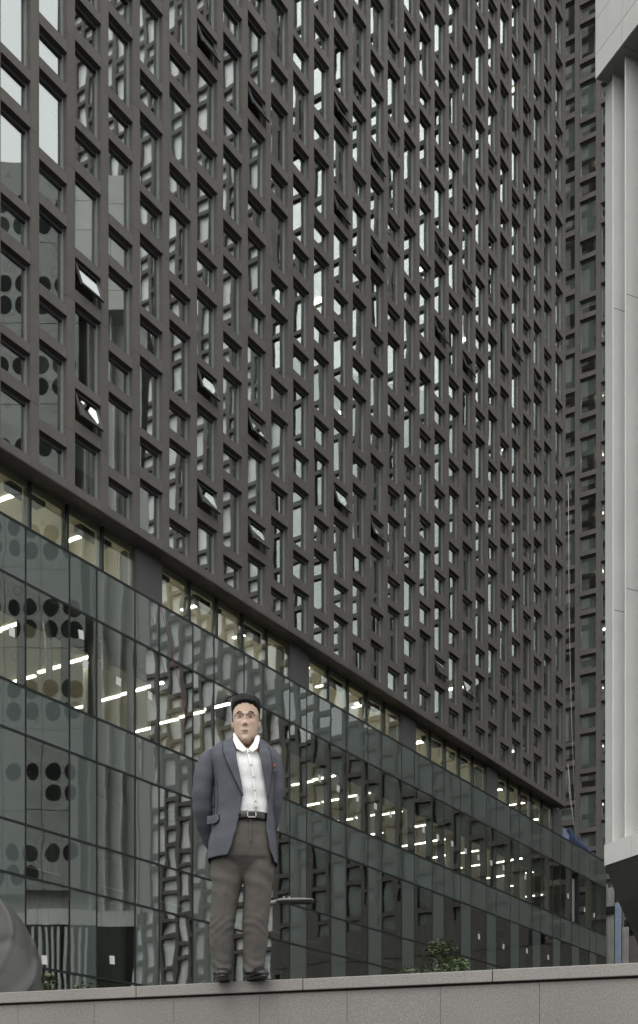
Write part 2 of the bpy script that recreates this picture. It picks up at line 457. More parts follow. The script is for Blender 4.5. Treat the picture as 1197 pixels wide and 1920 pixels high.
MB().box(XL, XL+.3, .345, 12.0, .07, NS*P).build('end_wall', M['clad'], tw)
MB().box(XL, XR, .01, 12.0, NS*P+.005, NS*P+.4).build('roof', M['clad'], tw)
MB().box(XL+.35, XR-.35, 5.5, 5.6, .1, NS*P-.05).build('rear_partition', M['wallin'], tw)
for n in range(1, NS+1):
    z = n*P - .02
    MB().box(XL+.35, XR-.35, .55, 5.45, z-.05, z+.20).build('floor_slab', M['floorin'], tw)
    MB().box(XL+.35, XR-.35, .9, 5.45, z-.35, z-.30).build('ceiling', M['ceil'], tw)
    MB().box(XL+.35, XR-.35, .44, .54, z-.32, z+.10).build('edge_beam', M['dark'], tw)

# lights seen through the tower windows
LT = {}
def lamp(world_loc, rz, lx, ly, label, group):
    me = LT.get((lx, ly))
    if me is None:
        m = MB(); m.box(-lx/2, lx/2, -ly/2, ly/2, -.03, .03); me = m.mesh('ceiling_light', M['light']); LT[(lx, ly)] = me
    o = link('ceiling_light', me, None, world_loc, (0,0,rz))
    tag(o, label, 'ceiling light', group); return o
for n in range(0, 13):
    for i in range(-2, 28):
        if rng.random() < (.045 if i > 5 else .02):
            x = colx(i) + rng.uniform(.3, .8); d = rng.choice([1.4, 1.4, 2.6])
            p = fac(x, d, ZB + (n+1)*P - .02 - .40)
            if inview(p): lamp(p, RZ1, .16, 1.0, 'lit strip light on the ceiling behind the tower windows', 'strip lights behind the tower windows')

# ------------------------------------------------------------------ glass podium
pd = thing('glass_podium', 'long low glass podium with black mullions and greenish glass bands under the tower', 'building', ORG + Vector((0,0,CZ)), RZ1)
ROWS = [16.26, 14.79, 12.04, 10.80, 8.447, 7.08, 4.75, 3.40, .32]
def mull_s(k):                                  # k even: idx .83 + k ; odd: 1.63
    return S0 + PITCH*((.83 if k % 2 == 0 else .63) + k)
KM = list(range(-7, 33))
PXL, PXR = mull_s(KM[0]), mull_s(KM[-1])
for j in range(len(ROWS)-1):
    z1, z0 = ROWS[j], ROWS[j+1]
    for k in KM[:-1]:
        a, b = mull_s(k), mull_s(k+1); wide = k % 2 == 1
        if j == 0 or j == 2: kind = 'spandrel'
        elif j == 1: kind = 'vglass'
        else: kind = 'vglass' if wide else 'spandrel'
        if k == 28 and j == 1: continue         # the pane that is missing
        me = shared(('pp', wide, j, kind), lambda: MB().box(-(b-a)/2+.022, (b-a)/2-.022, -.008, .008, -(z1-z0)/2+.022, (z1-z0)/2-.022).mesh('glass_pane', M[kind]))
        link('spandrel_panel' if kind == 'spandrel' else 'glass_pane', me, pd, ((a+b)/2, 0, (z0+z1)/2), (rng.gauss(0,.0016), 0, rng.gauss(0,.0020)))
mh = ROWS[0]-ROWS[-1]
mme = MB().box(-.030, .030, -.035, .27, 0, mh-1.6).mesh('mullion', M['mull'])
mtop = MB().box(-.030, .030, -.035, .12, 0, 1.6).mesh('mullion', M['mull'])
for k in KM:
    link('mullion', mme, pd, (mull_s(k), .022, ROWS[-1])); link('mullion', mtop, pd, (mull_s(k), .022, ROWS[0]-1.6))
for j, z in enumerate(ROWS):
    MB().box(PXL-.03, PXR+.03, -.020, .20 if j else .12, z-.032, z+.032).build('transom', M['mull'], pd)
# end return wall of the podium, floors, ceilings
for zt, zs in ((14.95, 16.0), (10.90, 11.9), (7.0, 7.3), (3.3, 3.6)):
    MB().box(PXL, PXR-.3, .32, 14.0, zt+.0, zt+.45).build('floor_slab', M['dark'], pd)
    MB().box(PXL, PXR-.3, .33, 13.9, zt+.452, zt+.48).build('floor_finish', M['palefloor'], pd)
for zc, d0 in ((14.62, 1.5), (10.55, 1.6)):
    MB().box(PXL, PXR-.5, d0, 13.9, zc, zc+.04).build('ceiling', M['ceil'], pd)
    MB().box(PXL, PXR-.5, d0-.05, d0-.005, zc-.02, zc+.30).build('bulkhead', M['dark'], pd)
MB().box(PXL, PXR-.5, 13.95, 14.1, .4, 16.0).build('rear_wall', M['wallin'], pd)
MB().box(PXL, PXR, .30, 14.1, 15.45, 15.9).build('podium_roof', M['colm'], pd)
for i in range(-6, 35, 6):                       # round columns inside
    xs = S0 + PITCH*(i+3.0)
    m = MB(); m.loft([[(xs+.28*math.cos(t*math.pi/8), 1.9+.28*math.sin(t*math.pi/8), z) for t in range(16)] for z in (.4, 15.4)])
    m.build('column', M['wallin'], pd, fix=True)
for k in range(-6, 30, 4):                       # cross partitions, lower floors
    xs = mull_s(k)+.5
    MB().box(xs, xs+.12, 2.2, 13.9, .4, 10.4).build('partition', M['wallin'], pd)
M['curtain'] = surf('grey_curtain', (.17,.18,.165), .9, .1, 2, .1)
for k in range(-7, 3, 2):
    a, b = mull_s(k)+.08, mull_s(k+2)-.08
    ring = [(a+(b-a)*t/96, .52 + .06*math.sin(t*2*math.pi/8 + .6*math.sin(t*.21)), 0) for t in range(97)]
    MB().loft([[(x, y, z) for x, y, _ in ring] for z in (.45, 4.0, 8.3)], closed=False, cap=False).build('curtain', M['curtain'], pd)
# stickers on the panes
stk = MB().box(-.10,.10,-.004,0,-.12,.12).mesh('sticker', M['white'])
for (u, v) in [(152,1190),(22,1185),(160,1245),(222,1278),(281,1305),(418,1400),(599,1460),(634,1479),(670,1497),(704,1512),(732,1527),(794,1556),(821,1570),(848,1582),(873,1596),(897,1608),(921,1618),(944,1627),(985,1645),(1065,1680),(1096,1706),(1114,1716),(83,1800),(210,1800),(898,1756),(944,1775),(988,1783),(1028,1795)]:
    s = s_at(u); y = s/LEN; z = (VH-v)/FPX*y
    link('sticker', stk, pd, (s, -.012, z), (0, R(rng.uniform(-12,12)), 0))

MB().box(mull_s(28)+.03, mull_s(28)+.62, .30, .34, 12.1, 14.3).build('blue_film_panel', surf('blue_film', (.20,.30,.52), .5, .05, 2, .4), pd)
MB().box(mull_s(28)+.64, mull_s(29)-.03, .24, .32, 12.07, 14.5).build('bare_frame', M['whitesof'], pd)
MB().box(PXR-.02, PXR+.02, .03, 14.0, .4, 15.3).build('end_wall', M['colm'], pd)

# clerestory between podium and tower
cl = thing('clerestory', 'recessed strip of clear glazing with dark columns between glass podium and tower', 'window band', ORG + Vector((0,0,CZ)), RZ1)
DC = .55
def cl_s(i): return s_at(XV - A0*FPX*LEN/(S0+PITCH*i), DC)    # apparent index -> recessed plane
for c in range(-1, 5):
    a, b = cl_s(2.60+6*c), cl_s(3.46+6*c)
    MB().box(a, b, DC-.03, DC+.6, 15.95, ZB+.01).build('column', M['colm'], cl)
    nxt = cl_s(2.60+6*(c+1)); n = 5
    if c == 4: break
    for k in range(n):
        x0 = b + (nxt-b)*k/n; x1 = b + (nxt-b)*(k+1)/n
        o = MB().box(-(x1-x0)/2+.03, (x1-x0)/2-.03, -.008, .008, -.95, .95).build('glass_pane', M['vglass'], cl)
        o.location = ((x0+x1)/2, DC+.05, 17.0); o.rotation_euler = (rng.gauss(0,.0015), 0, rng.gauss(0,.002))
        if k: MB().box(x0-.028, x0+.028, DC+.0, DC+.16, 15.95, ZB).build('mullion', M['mull'], cl)
        # pale reveals
        MB().box(x1-.17, x1-.035, DC+.10, DC+.16, 16.0, ZB-.22).build('reveal', M['cream'], cl)
        MB().box(x0+.035, x1-.035, DC+.10, DC+.16, ZB-.20, ZB-.005).build('reveal', M['cream'], cl)
MB().box(PXL, cl_s(27.3), .72, 5.95, 15.92, 15.96).build('floor_finish', M['palefloor'], cl)
MB().box(PXL, cl_s(27.4), 6.0, 6.1, 15.95, ZB).build('rear_wall', M['wallin'], cl)
MB().box(PXL, cl_s(27.3), .76, 5.95, ZB+.10, ZB+.14).build('ceiling', M['ceil'], cl)
for x in range(-4, 28, 2): MB().box(S0+PITCH*x, S0+PITCH*(x+.9), 1.0, 1.35, ZB-.12, ZB+.09).build('fan_unit', M['dark'], cl)

# unseen light panels, added deep in the rooms to brighten the interiors
lpm = MB().box(-.6, .6, -.3, .3, -.02, .02).mesh('added_fill_panel', M['light'])
for k in range(-6, 30, 3):
    for d in (9.5, 12.0): link('added_fill_panel', lpm, pd, (mull_s(k)+.7, d, 14.60))
for k in range(-3, 27, 2):
    for d in (3.6, 4.9): link('added_fill_panel', lpm, cl, (S0+PITCH*(k+.5), d, ZB+.08))
# ceiling lights behind the glass, each where the photo shows it
def at_height(u, v, z):
    y = z*FPX/(VH-v); return Vector(((u-CX)/FPX*y, y, CZ+z))
pl = [(-22,1190),(21,1173),(-12,1294),(44,1273),(95,1254),(154,1235),(110,1340),(156,1324),(202,1310),(250,1296),(283,1286),(265,1369),(312,1353),(360,1339),(408,1325),
      (520,1482),(568,1468),(608,1458),(540,1519),(580,1509),(624,1500),(674,1490),(643,1538),(687,1530),(700,1564),(735,1524),(764,1585),(790,1581),(816,1576),(844,1572),
      (789,1548),(804,1609),(844,1602),(850,1629),(880,1597),(923,1645),(940,1616),(940,1642),(962,1612),(983,1637),(979,1682),(1002,1679),(895,1622),(968,1660)]
for (u, v) in pl:
    lamp(at_height(u, v, 14.612), RZ1, .10, 1.02, 'long white strip light under the beige ceiling of the glass podium', 'strip lights in the podium')
for (u, v) in [(12,932),(48,918),(148,1006),(290,1090),(362,1137),(458,1190),(560,1256),(612,1283),(680,1322),(700,1312),(798,1390),(832,1380),(930,1481),(945,1479),(970,1507),(986,1504),(1010,1536)]:
    pz = at_height(u, v, ZB+.10); dd_ = (pz-ORG).dot(INW)
    if dd_ < 1.35: pz = pz + INW*(1.35-dd_)
    lamp(pz, RZ1, .12, .95, 'white strip light glowing inside the recessed glazing below the tower', 'strip lights below the tower')

# ------------------------------------------------------------------ wing beyond the tower's corner
XW = -D1.orthogonal(); XW = Vector((D1.y, -D1.x, 0))
WG0 = Vector(((1087-CX)/FPX*73.4, 73.4, CZ+ZB))
NW = 18
wg = thing('office_wing', 'dark brown office wing seen between the tower corner and the white building', 'building', WG0, math.atan2(XW.y, XW.x))
def wcol(i): return i*PITCH
for i in range(-5, 7):
    even = i % 2 == 0; x = wcol(i); prev = -P*1.5; ops = []
    for n in range(-2, NW):
        for z0, z1, k in levels(even):
            if z1+n*P > -P*1.4 and z0+n*P < NW*P - 2.2: ops.append((z0+n*P, z1+n*P))
    ops.sort()
    for z0, z1 in ops + [(NW*P, NW*P)]:
        if z0 > prev+.01 and z0-prev < 6: link('beam', piece_mesh(OW, z0-prev), wg, (x, .002, prev))
        if z1 > z0:
            h = z1-z0
            w = link('window', shared(('fr', round(h,3)), lambda: frame_mesh(OW, h)), wg, (x, 0, z0)); shaded_head_bar(w, OW, h)
            link('pane', shared(('wpane', round(h,3)), lambda: pane_mesh(OW, h, mat='wglass')), w, (OW/2, YP, h/2), (rng.gauss(0,.002), 0, rng.gauss(0,.003)))
            if rng.random() < .75:
                bh = (h-.15)*rng.choice([1.0, .5]); bm_ = shared(('bl', round(bh,2)), lambda: MB().box(.08, OW-.08, 0, .008, -bh, 0).mesh('blind', M['blind'])); link('blind', bm_, w, (0, YP+.022, h-.06))
        prev = z1
    z = -P*1.5; nxt = z
    while z < NW*P:
        nxt = z + P; link('pillar', piece_mesh(PW, P), wg, (x-PW, 0, z)); z = nxt
fg, fp, fq = MB(), MB(), MB()
WR = 20
for i in range(7, WR+1):
    x = wcol(i); prev = -P*1.5
    fg.box(x-PW, x-.004, 0, .34, -P*1.5, NW*P)
    for z0, z1 in sorted((a_+n*P, b_+n*P) for n in range(-1, NW) for a_, b_, k_ in levels(i % 2 == 0)) + [(NW*P, NW*P)]:
        z0 = min(z0, NW*P); z1 = min(z1, NW*P)
        if z0 > prev+.02: fg.box(x+.002, x+OW-.006, .003, .34, prev, z0)
        if z1 > z0+.1:
            q_ = fq if z1 < P*3.2 else fp
            dd = rng.gauss(0, .002); b_ = len(q_.v); q_.box(x+.07, x+OW-.07, YP, YP+.012, z0+.06, z1-.06)
            for t in range(b_, len(q_.v)):
                vv = q_.v[t]; q_.v[t] = (vv[0], vv[1]+(dd if vv[0] > x+.5 else -dd), vv[2])
        prev = z1
tag(fg.build('continuing_grid', M['clad'], wg), kind='stuff'); tag(fp.build('upper_glazing', M['tglass'], wg), kind='stuff'); tag(fq.build('lower_glazing', M['darkpane'], wg), kind='stuff')
x0, x1 = wcol(-5)-PW, wcol(WR)+OW
for n in range(-1, NW+1):
    z = n*P - .02
    MB().box(x0, x1, .55, 5.45, z-.05, z+.2).build('floor_slab', M['floorin'], wg)
    MB().box(x0, x1, .9, 5.45, z-.35, z-.30).build('ceiling', M['ceil'], wg)
    p = WG0 + XW*(.75) + D1*1.8 + Vector((0,0,z-.40))
    if inview(p): lamp(p, math.atan2(XW.y, XW.x), .5, .16, 'bright lamp behind the windows of the wing at the tower corner', 'lamps in the wing')
    p = WG0 + XW*(1.9) + D1*1.8 + Vector((0,0,z-.40))
    if inview(p) and n % 2: lamp(p, math.atan2(XW.y, XW.x), .16, .7, 'bright lamp behind the windows of the wing at the tower corner', 'lamps in the wing')
MB().box(x0, x1, 5.5, 5.6, -P*1.5, NW*P).build('rear_partition', M['wallin'], wg)
MB().box(x0, x1, .01, 8, NW*P+.005, NW*P+.4).build('roof', M['clad'], wg)
MB().box(x0, x1, .05, 8, -P*1.5-17.5+12.8, -P*1.5-.01).build('lower_wall', M['clad'], wg)

MB().box(x1+.005, x1+.3, .0, 8, -P*1.5, NW*P).build('end_wall', M['clad'], wg)
MB().box(x0-.3, x0-.005, .0, 8, -P*1.5, NW*P).build('end_wall', M['clad'], wg)

# ------------------------------------------------------------------ block across the street (seen mirrored in the glass)
SB = 89.0
GB0 = ORG + D1*SB - INW*25.0 + Vector((0,0,TZ))
gb = thing('opposite_block', 'pale glazed office block with a dark grid, mirrored in the tower and podium glass', 'building', GB0, math.atan2(-INW.y, -INW.x))
# local x: away from the tower facade (-INW); local y: +90deg = D1 rotated -> outward normal is -D1 (negative y)
fm, pm = MB(), MB()
NC, NF = 17, 31
GP = 1.36
for i in range(NC+1):
    fm.box(i*GP-.17, i*GP+.17, -.04, .32, 0, NF*P)
for i in range(NC):
    even = i % 2 == 0
    for n in range(NF):
        if even: zs = ((0,.25),(1.116,1.43),(3.546,3.6))
        else: zs = ((1.71,2.05),(2.94,3.2))
        for a, b in zs: fm.box(i*GP+.17, (i+1)*GP-.17, -.035, .32, n*P+a, n*P+b)
    pm.box(i*GP+.16, (i+1)*GP-.16, .26, .30, 0, NF*P)
tag(fm.build('cladding_grid', M['clad'], gb), kind='stuff'); tag(pm.build('glazing', M['gridpane'], gb), kind='stuff')
MB().box(-.2, NC*GP+.2, .33, 10, 0, NF*P+.5).build('core', M['joint'], gb)

# ------------------------------------------------------------------ white building at the right
D3 = Vector((-.4462, 1, 0)).normalized(); XWB = -D3
YW = 39.3
CW = Vector(((1134-CX)/FPX*YW, YW, CZ))
wbd = thing('white_building', 'white panelled building with tall vertical fins and a dark sloping underside', 'building', Vector((CW.x, CW.y, TZ)), math.atan2(XWB.y, XWB.x))
ZO = CZ - TZ                                     # eye-relative height -> local
DEP, LW = 12.0, 20.0
def zz(z): return z + ZO
# body behind the fins, upper box
SL = .17
def slab(x0, x1, y0, y1, z0, z1): return MB().prism([(x0+SL*y0, y0), (x1, y0), (x1, y1), (x0+SL*y1, y1)], z0, z1, 'z')
slab(-.1, LW, .95, DEP, zz(9.9), zz(35.2)).build('core_wall', M['fin'], wbd, fix=True)
xs = [-.46, .887, 2.25]
zs = [35.2, 35.98, 37.14, 38.3, 39.5, 40.7]
slab(-.44, LW-.02, .03, DEP, zz(35.22), zz(40.6)).build('parapet_core', M['joint'], wbd, fix=True)
for a, b in zip(xs, xs[1:]):
    for c, d in zip(zs, zs[1:]):
        MB().box(a+.012, b-.012, 0, .03, zz(c)+.012, zz(d)-.012).build('panel', M['white'], wbd)
MB().box(-.46, LW, -.012, .03, zz(35.2)-.02, zz(35.2)+.004).build('drip_edge', M['white'], wbd)
for a, b in zip(xs, xs[1:]):
    MB().box(a+.012, b-.012, .035, 1.4, zz(35.2)-.03, zz(35.2)+.018).build('soffit_panel', M['whitesof'], wbd)
MB().prism([(-.485,0),(-.455,0),(-.455+SL*DEP,DEP),(-.485+SL*DEP,DEP)], zz(35.2), zz(40.7), 'z').build('end_panel', M['white'], wbd, fix=True)
# slanted dark panel under the far end of the overhang
mb = MB()
mb.prism([(-.58,zz(35.18)),(-.50,zz(35.18)),(-.20,zz(30.5)),(-.28,zz(30.5))], .50, 4.0, 'y'); mb.build('slanted_soffit', M['whitesof'], wbd, fix=True)
# vertical fins: a flat first panel, then blades seen from their near side
MB().prism([(-.62,.50),(-.15,.46),(-.15,.52),(-.62,.56)], zz(9.86), zz(35.17), 'z').build('fin', M['fin'], wbd, fix=True)
for q, (x0, r0) in enumerate(((-.14,.41),(.557,.365),(1.26,.36),(1.90,.36))):
    MB().prism([(x0, r0), (x0+.035, r0-.02), (x0+.07, r0), (x0+.07, r0+.56), (x0, r0+.56)], zz(9.86), zz(35.17), 'z').build('fin', M['fin'], wbd, fix=True)
    for zq in (17.6+q*.4, 27.5):
        MB().box(x0-.003, x0+.073, r0+.02, r0+.55, zz(zq), zz(zq)+.02).build('fin_joint', M['joint'], wbd)
# perforated cladding further along (mirrored in the tower)
PH0, PWD = 3.4, 1.62
hm = MB()
for n in range(9):
    za = 10.6 + n*PH0
    for k in range(11):
        xa = 2.26 + k*PWD
        MB().box(xa+.015, xa+PWD-.015, -.05, .01, zz(za)+.015, zz(za+PH0)-.015).build('perforated_panel', M['perf'], wbd)
        for (hx, hz) in ((.42,.75),(1.18,.75),(.42,1.65),(1.18,1.65)):
            if (n*7+k*3) % 5 == 0 and hz < 1: continue
            hm.loft([[(xa+hx+.31*math.cos(-t*math.pi/10), yy, zz(za+hz)+.38*math.sin(-t*math.pi/10)) for t in range(20)] for yy in (-.054, -.03)])
tag(hm.build('dark_opening', M['hole'], wbd, fix=True), kind='stuff')
lf = MB()
for k in range(60):
    xa = 2.0 + k*.28; lf.box(xa, xa+.11, .05, .35, zz(1.0), zz(9.1))
tag(lf.build('louvre_blades', M['fin'], wbd), kind='stuff')
# lower band and the sloping dark underside
for a, b in zip([0.0,1.36,2.72,4.1,5.5,7.5,9.5,11.5,13.5,15.5,17.5], [1.36,2.72,4.1,5.5,7.5,9.5,11.5,13.5,15.5,17.5,LW]):
    MB().box(a+.01, b-.01, 0, .9, zz(9.16), zz(9.84)).build('band_panel', M['white'], wbd)
MB().prism([(-.02,0),(.0,0),(SL*DEP,DEP),(-.02+SL*DEP,DEP)], zz(9.16), zz(9.84), 'z').build('band_panel', M['white'], wbd, fix=True)
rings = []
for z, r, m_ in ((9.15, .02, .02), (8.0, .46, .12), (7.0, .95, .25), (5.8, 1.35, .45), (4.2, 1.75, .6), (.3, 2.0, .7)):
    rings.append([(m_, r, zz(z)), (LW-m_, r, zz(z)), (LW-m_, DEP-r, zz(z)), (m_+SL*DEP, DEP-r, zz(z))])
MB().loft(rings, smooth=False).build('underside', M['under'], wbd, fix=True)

# ------------------------------------------------------------------ the man on the wall
Y0 = 7.46                                        # his distance from the camera
MPP = Y0/FPX
FX = 460.0
man_loc = Vector(((FX-CX)/FPX*Y0, Y0, WT))
def mx(u): return (u-FX)*MPP
def mz(v): return (VH-v)/FPX*Y0 - WZ
man = thing('person', 'man in grey blazer and white shirt standing on the wall, hands behind his back', 'person', man_loc)
M['skin'] = surf('skin', (.52,.37,.28), .55, .12, 14, .35, bump=.0004, bscale=60)
M['lip'] = surf('lips', (.30,.175,.14), .5, .05, 9, .4)
M['hair'] = surf('black_hair', (.010,.009,.009), .6, .3, 30, .15, bump=.004, bscale=70, stretch=(1,1,.25))
M['blazer'] = surf('grey_blazer_wool', (.094,.097,.112), .9, .10, 7, .1, bump=.014, bscale=6.5, stretch=(1,1,.8))
M['shirt'] = surf('white_shirt_cotton', (.80,.80,.79), .8, .02, 6, .2, bump=.012, bscale=11, stretch=(1,1,.4))
M['trouser'] = surf('grey_trouser_cloth', (.098,.091,.081), .85, .08, 6, .12, bump=.010, bscale=8, stretch=(1,1,.7))
M['belt'] = surf('black_leather', (.012,.012,.012), .35, .1, 9, .5)
M['metal'] = surf('polished_metal', (.34,.31,.27), .25, .05, 9, .5, metal=1.0)
M['red'] = surf('rust_red_silk', (.20,.06,.04), .6, .1, 9, .3)
M['eye'] = surf('eye_dark', (.02,.015,.012), .25, .1, 9, .5)
M['button'] = surf('dark_button', (.03,.028,.03), .4, .1, 9, .4)

def sring(cx, cy, z, rx, ry, n=40, p=2.3, a0=0.0, a1=2*math.pi, tilt=0.0):
    out = []
    full = abs(a1-a0-2*math.pi) < 1e-6
    for k in range(n):
        a = a0 + (a1-a0)*k/(n if full else n-1)
        c, s_ = math.cos(a), math.sin(a)
        x = cx + rx*math.copysign(abs(c)**(2/p), c); y = cy + ry*math.copysign(abs(s_)**(2/p), s_)
        out.append((x, y, z + tilt*(y-cy)))
    return out
def lerp_table(tab, z):
    if z <= tab[0][0]: return tab[0][1:]
    for a, b in zip(tab, tab[1:]):
        if z <= b[0]:
            t = (z-a[0])/(b[0]-a[0]); t = t*t*(3-2*t)
            return tuple(p+(q-p)*t for p, q in zip(a[1:], b[1:]))
    return tab[-1][1:]
# torso table: z -> (left x, right x, centre y, half depth)
TT = sorted([(mz(1625), mx(391), mx(521), .00, .150), (mz(1590), mx(393), mx(518), .00, .150), (mz(1555), mx(400), mx(514), .0, .142), (mz(1525), mx(406), mx(512), .0, .136),
             (mz(1480), mx(406), mx(515), .0, .142), (mz(1445), mx(403), mx(518), .0, .142), (mz(1425), mx(396), mx(519), .005, .130), (mz(1410), mx(392), mx(515), .015, .108),
             (mz(1398), mx(404), mx(505), .022, .088), (mz(1388), mx(424), mx(494), .028, .074)])
def torso(z):
    l, r, cyy, d = lerp_table(TT, z); return (l+r)/2, (r-l)/2, cyy, d
PT = 2.35
def front_y(x, z, off=0.0):
    cx, rx, cyy, d = torso(z); q = min(.90, abs((x-cx)/rx)); return cyy - d*(1-q**PT)**(1/PT) - off
# opening edges of the jacket: v -> left u, right u
OPN = sorted([(mz(1626), mx(424), mx(521)), (mz(1612), mx(432), mx(514)), (mz(1590), mx(440), mx(506)), (mz(1560), mx(448), mx(501)), (mz(1535), mx(454), mx(502)), (mz(1505), mx(458.5), mx(503.5)),
              (mz(1480), mx(455), mx(500)), (mz(1440), mx(447), mx(491)), (mz(1412), mx(443), mx(485)), (mz(1388), mx(440), mx(484))])
rings = []
NZ = 44
zt_, zb_ = mz(1389), mz(1614)
for k in range(NZ+1):
    z = zb_ + (zt_-zb_)*k/NZ
    cx, rx, cyy, d = torso(z); xl, xr = lerp_table(OPN, z)
    def ang(x):
        q = max(-.985, min(.985, (x-cx)/rx)); return math.acos(math.copysign(abs(q)**(PT/2), q))
    aR = -ang(xr); aL = -ang(xl)                # front has sin < 0
    a0, a1 = aR, aL + 2*math.pi                 # right edge -> right side -> back -> left side -> left edge
    n = 56; ring = []
    for j in range(n):
        a = a0 + (a1-a0)*j/(n-1)
        c, s_ = math.cos(a), math.sin(a)
        x = cx + rx*math.copysign(abs(c)**(2/PT), c); y = cyy + d*math.copysign(abs(s_)**(2/PT), s_)
        w = .004*math.sin(9*a+6*z)*max(0, min(1, (1.35-z)*3))*abs(c)
        dz = -.028*max(0, 1-k/4)*(j/(n-1))*0 - (.03*max(0,(1-k/6))*(1-j/(n-1)))
        ring.append((x+w, y-(.006 if j in (0, n-1) else 0), z+dz))
    rings.append(ring)
jk = MB().loft(rings, closed=False, cap=False).build('blazer', M['blazer'], man)
mod(jk, 'SOLIDIFY', thickness=.007, offset=1.0); mod(jk, 'SUBSURF', levels=1, render_levels=1)
# shoulders yoke: closes the blazer's top to the neck
def catmull(pts, n):
    out = []
    for i in range(len(pts)-1):
        p0 = pts[max(i-1,0)]; p1 = pts[i]; p2 = pts[i+1]; p3 = pts[min(i+2, len(pts)-1)]
        for k in range(n):
            t = k/n
            out.append(tuple(.5*((2*b)+(-a+c)*t+(2*a-5*b+4*c-d)*t*t+(-a+3*b-3*c+d)*t**3) for a, b, c, d in zip(p0, p1, p2, p3)))
    out.append(tuple(pts[-1])); return out
def sleeve(ctrl):
    c = catmull(ctrl, 6)
    pts = [(x, y, z) for x, y, z, r in c]; rad = [r*(1+.035*math.sin(i*1.15)*max(0, math.sin(math.pi*i/(len(c)-1)))) for i, (x, y, z, r) in enumerate(c)]
    o = MB().tube(pts, rad, 18).build('sleeve', M['blazer'], jk, fix=True)
    mod(o, 'SUBSURF', levels=1, render_levels=1); return o
SLV = [[(mx(402),.015,mz(1413),.048),(mx(391),.01,mz(1426),.060),(mx(383.5),.0,mz(1455),.066),(mx(380),.005,mz(1490),.065),(mx(380),.03,mz(1520),.062),(mx(385),.08,mz(1548),.055),(mx(398),.135,mz(1576),.048),(mx(420),.175,mz(1596),.041)],
       [(mx(504),.015,mz(1410),.046),(mx(511),.01,mz(1424),.056),(mx(514),.005,mz(1450),.060),(mx(515),.01,mz(1484),.058),(mx(512),.035,mz(1512),.055),(mx(506),.085,mz(1542),.050),(mx(490),.15,mz(1576),.045),(mx(465),.185,mz(1598),.040)]]
for c in SLV: sleeve(c)

def patch(name, poly, mat, parent, off, thick=.006, n=14):
    """a piece of cloth lying on the jacket front: poly of photo points, laid on the torso surface"""
    pts = [(mx(u), mz(v)) for u, v in poly]
    bm = bmesh.new(); vs = [bm.verts.new((x, 0, z)) for x, z in pts]; bm.faces.new(vs)
    bmesh.ops.triangulate(bm, faces=bm.faces[:])
    for _ in range(3): bmesh.ops.subdivide_edges(bm, edges=bm.edges[:], cuts=1, use_grid_fill=True)
    for v_ in bm.verts: v_.co.y = front_y(v_.co.x, v_.co.z, off)
    bmesh.ops.recalc_face_normals(bm, faces=bm.faces)
    if bm.faces and sum(f.normal.y for f in bm.faces) > 0:
        for f in bm.faces: f.normal_flip()
    for f in bm.faces: f.smooth = True
    me = bpy.data.meshes.new(name); bm.to_mesh(me); bm.free(); me.materials.append(mat)
    o = link(name, me, parent); mod(o, 'SOLIDIFY', thickness=thick, offset=1.0); return o
def lapel(inner, outer, off):
    n, m = 26, 8
    def samp(pl):
        c = catmull([(u, v) for u, v in pl], 20); return [c[round(k*(len(c)-1)/n)] for k in range(n+1)]
    A, B = samp(inner), samp(outer); rows = []
    for (u0, v0), (u1, v1) in zip(A, B):
        row = []
        for k in range(m+1):
            t = k/m; x, z = mx(u0+(u1-u0)*t), mz(v0+(v1-v0)*t); row.append((x, front_y(x, z, off+.006*math.sin(t*math.pi*.5)), z))
        rows.append(row)
    o = MB().loft(rows, closed=False, cap=False).build('lapel', M['blazer'], jk); mod(o, 'SOLIDIFY', thickness=.006, offset=0.0); return o
lapel([(439,1385),(443,1408),(448,1440),(456,1480),(459,1505)], [(429,1391),(421,1400),(424,1428),(440,1466),(457,1502)], .016)
lapel([(485,1387),(486,1408),(491.5,1440),(500,1480),(503,1505)], [(493,1392),(501,1402),(509,1424),(511,1458),(504.5,1502)], .016)
patch('pocket_flap', [(391,1538),(413,1535),(414,1547),(409,1551),(391,1554)], M['blazer'], jk, .012, .005)
patch('chest_pocket', [(510,1452),(521,1450),(521,1455),(510,1457)], M['blazer'], jk, .010, .004)
o = patch('pocket_square', [(512,1441),(514,1443),(516.5,1441),(519,1443),(519,1446),(512,1447)], M['red'], jk, .018, .003); o['label'] = 'rust red pocket square'
def disc(name, u, v, r, mat, parent, off):
    x, z = mx(u), mz(v); y = front_y(x, z, off)
    return MB().loft([[(x+rr*math.cos(t*math.pi/6), yy, z+rr*math.sin(t*math.pi/6)) for t in range(12)] for rr, yy in ((r, y+.006), (r, y), (r*.6, y-.002))]).build(name, mat, parent, fix=True)
M['shade_line'] = surf('edge_shade', (.018,.018,.022), .9, .1, 9, .1)  # dark tubes that paint in the shade along lapel, flap and dart
def shade_line(name, pts, off, r, parent):
    q = catmull([(mx(u), mz(v)) for u, v in pts], 5)
    return MB().tube([(x, front_y(x, z, off), z) for x, z in q], r, 6).build(name, M['shade_line'], parent)
shade_line('lapel_edge_shade', [(428,1391),(420.5,1400),(423.5,1428),(439.5,1466),(456,1501)], .023, .0028, jk)
shade_line('lapel_edge_shade', [(494,1392),(501.5,1402),(509.5,1424),(511.5,1458),(505,1501)], .023, .0028, jk)
shade_line('front_dart_shade', [(409,1470),(411,1500),(408,1534)], .0075, .0012, jk)
shade_line('flap_edge_shade', [(392,1555),(409,1552.5),(414.5,1547.5),(414,1536)], .012, .0022, jk)
disc('button', 457, 1503, .0085, M['button'], jk, .020); disc('button', 452.5, 1538, .0085, M['button'], jk, .020)
patch('breast_seam', [(502,1424),(503,1424),(503.6,1428),(502.6,1428)], M['blazer'], jk, .02, .002)

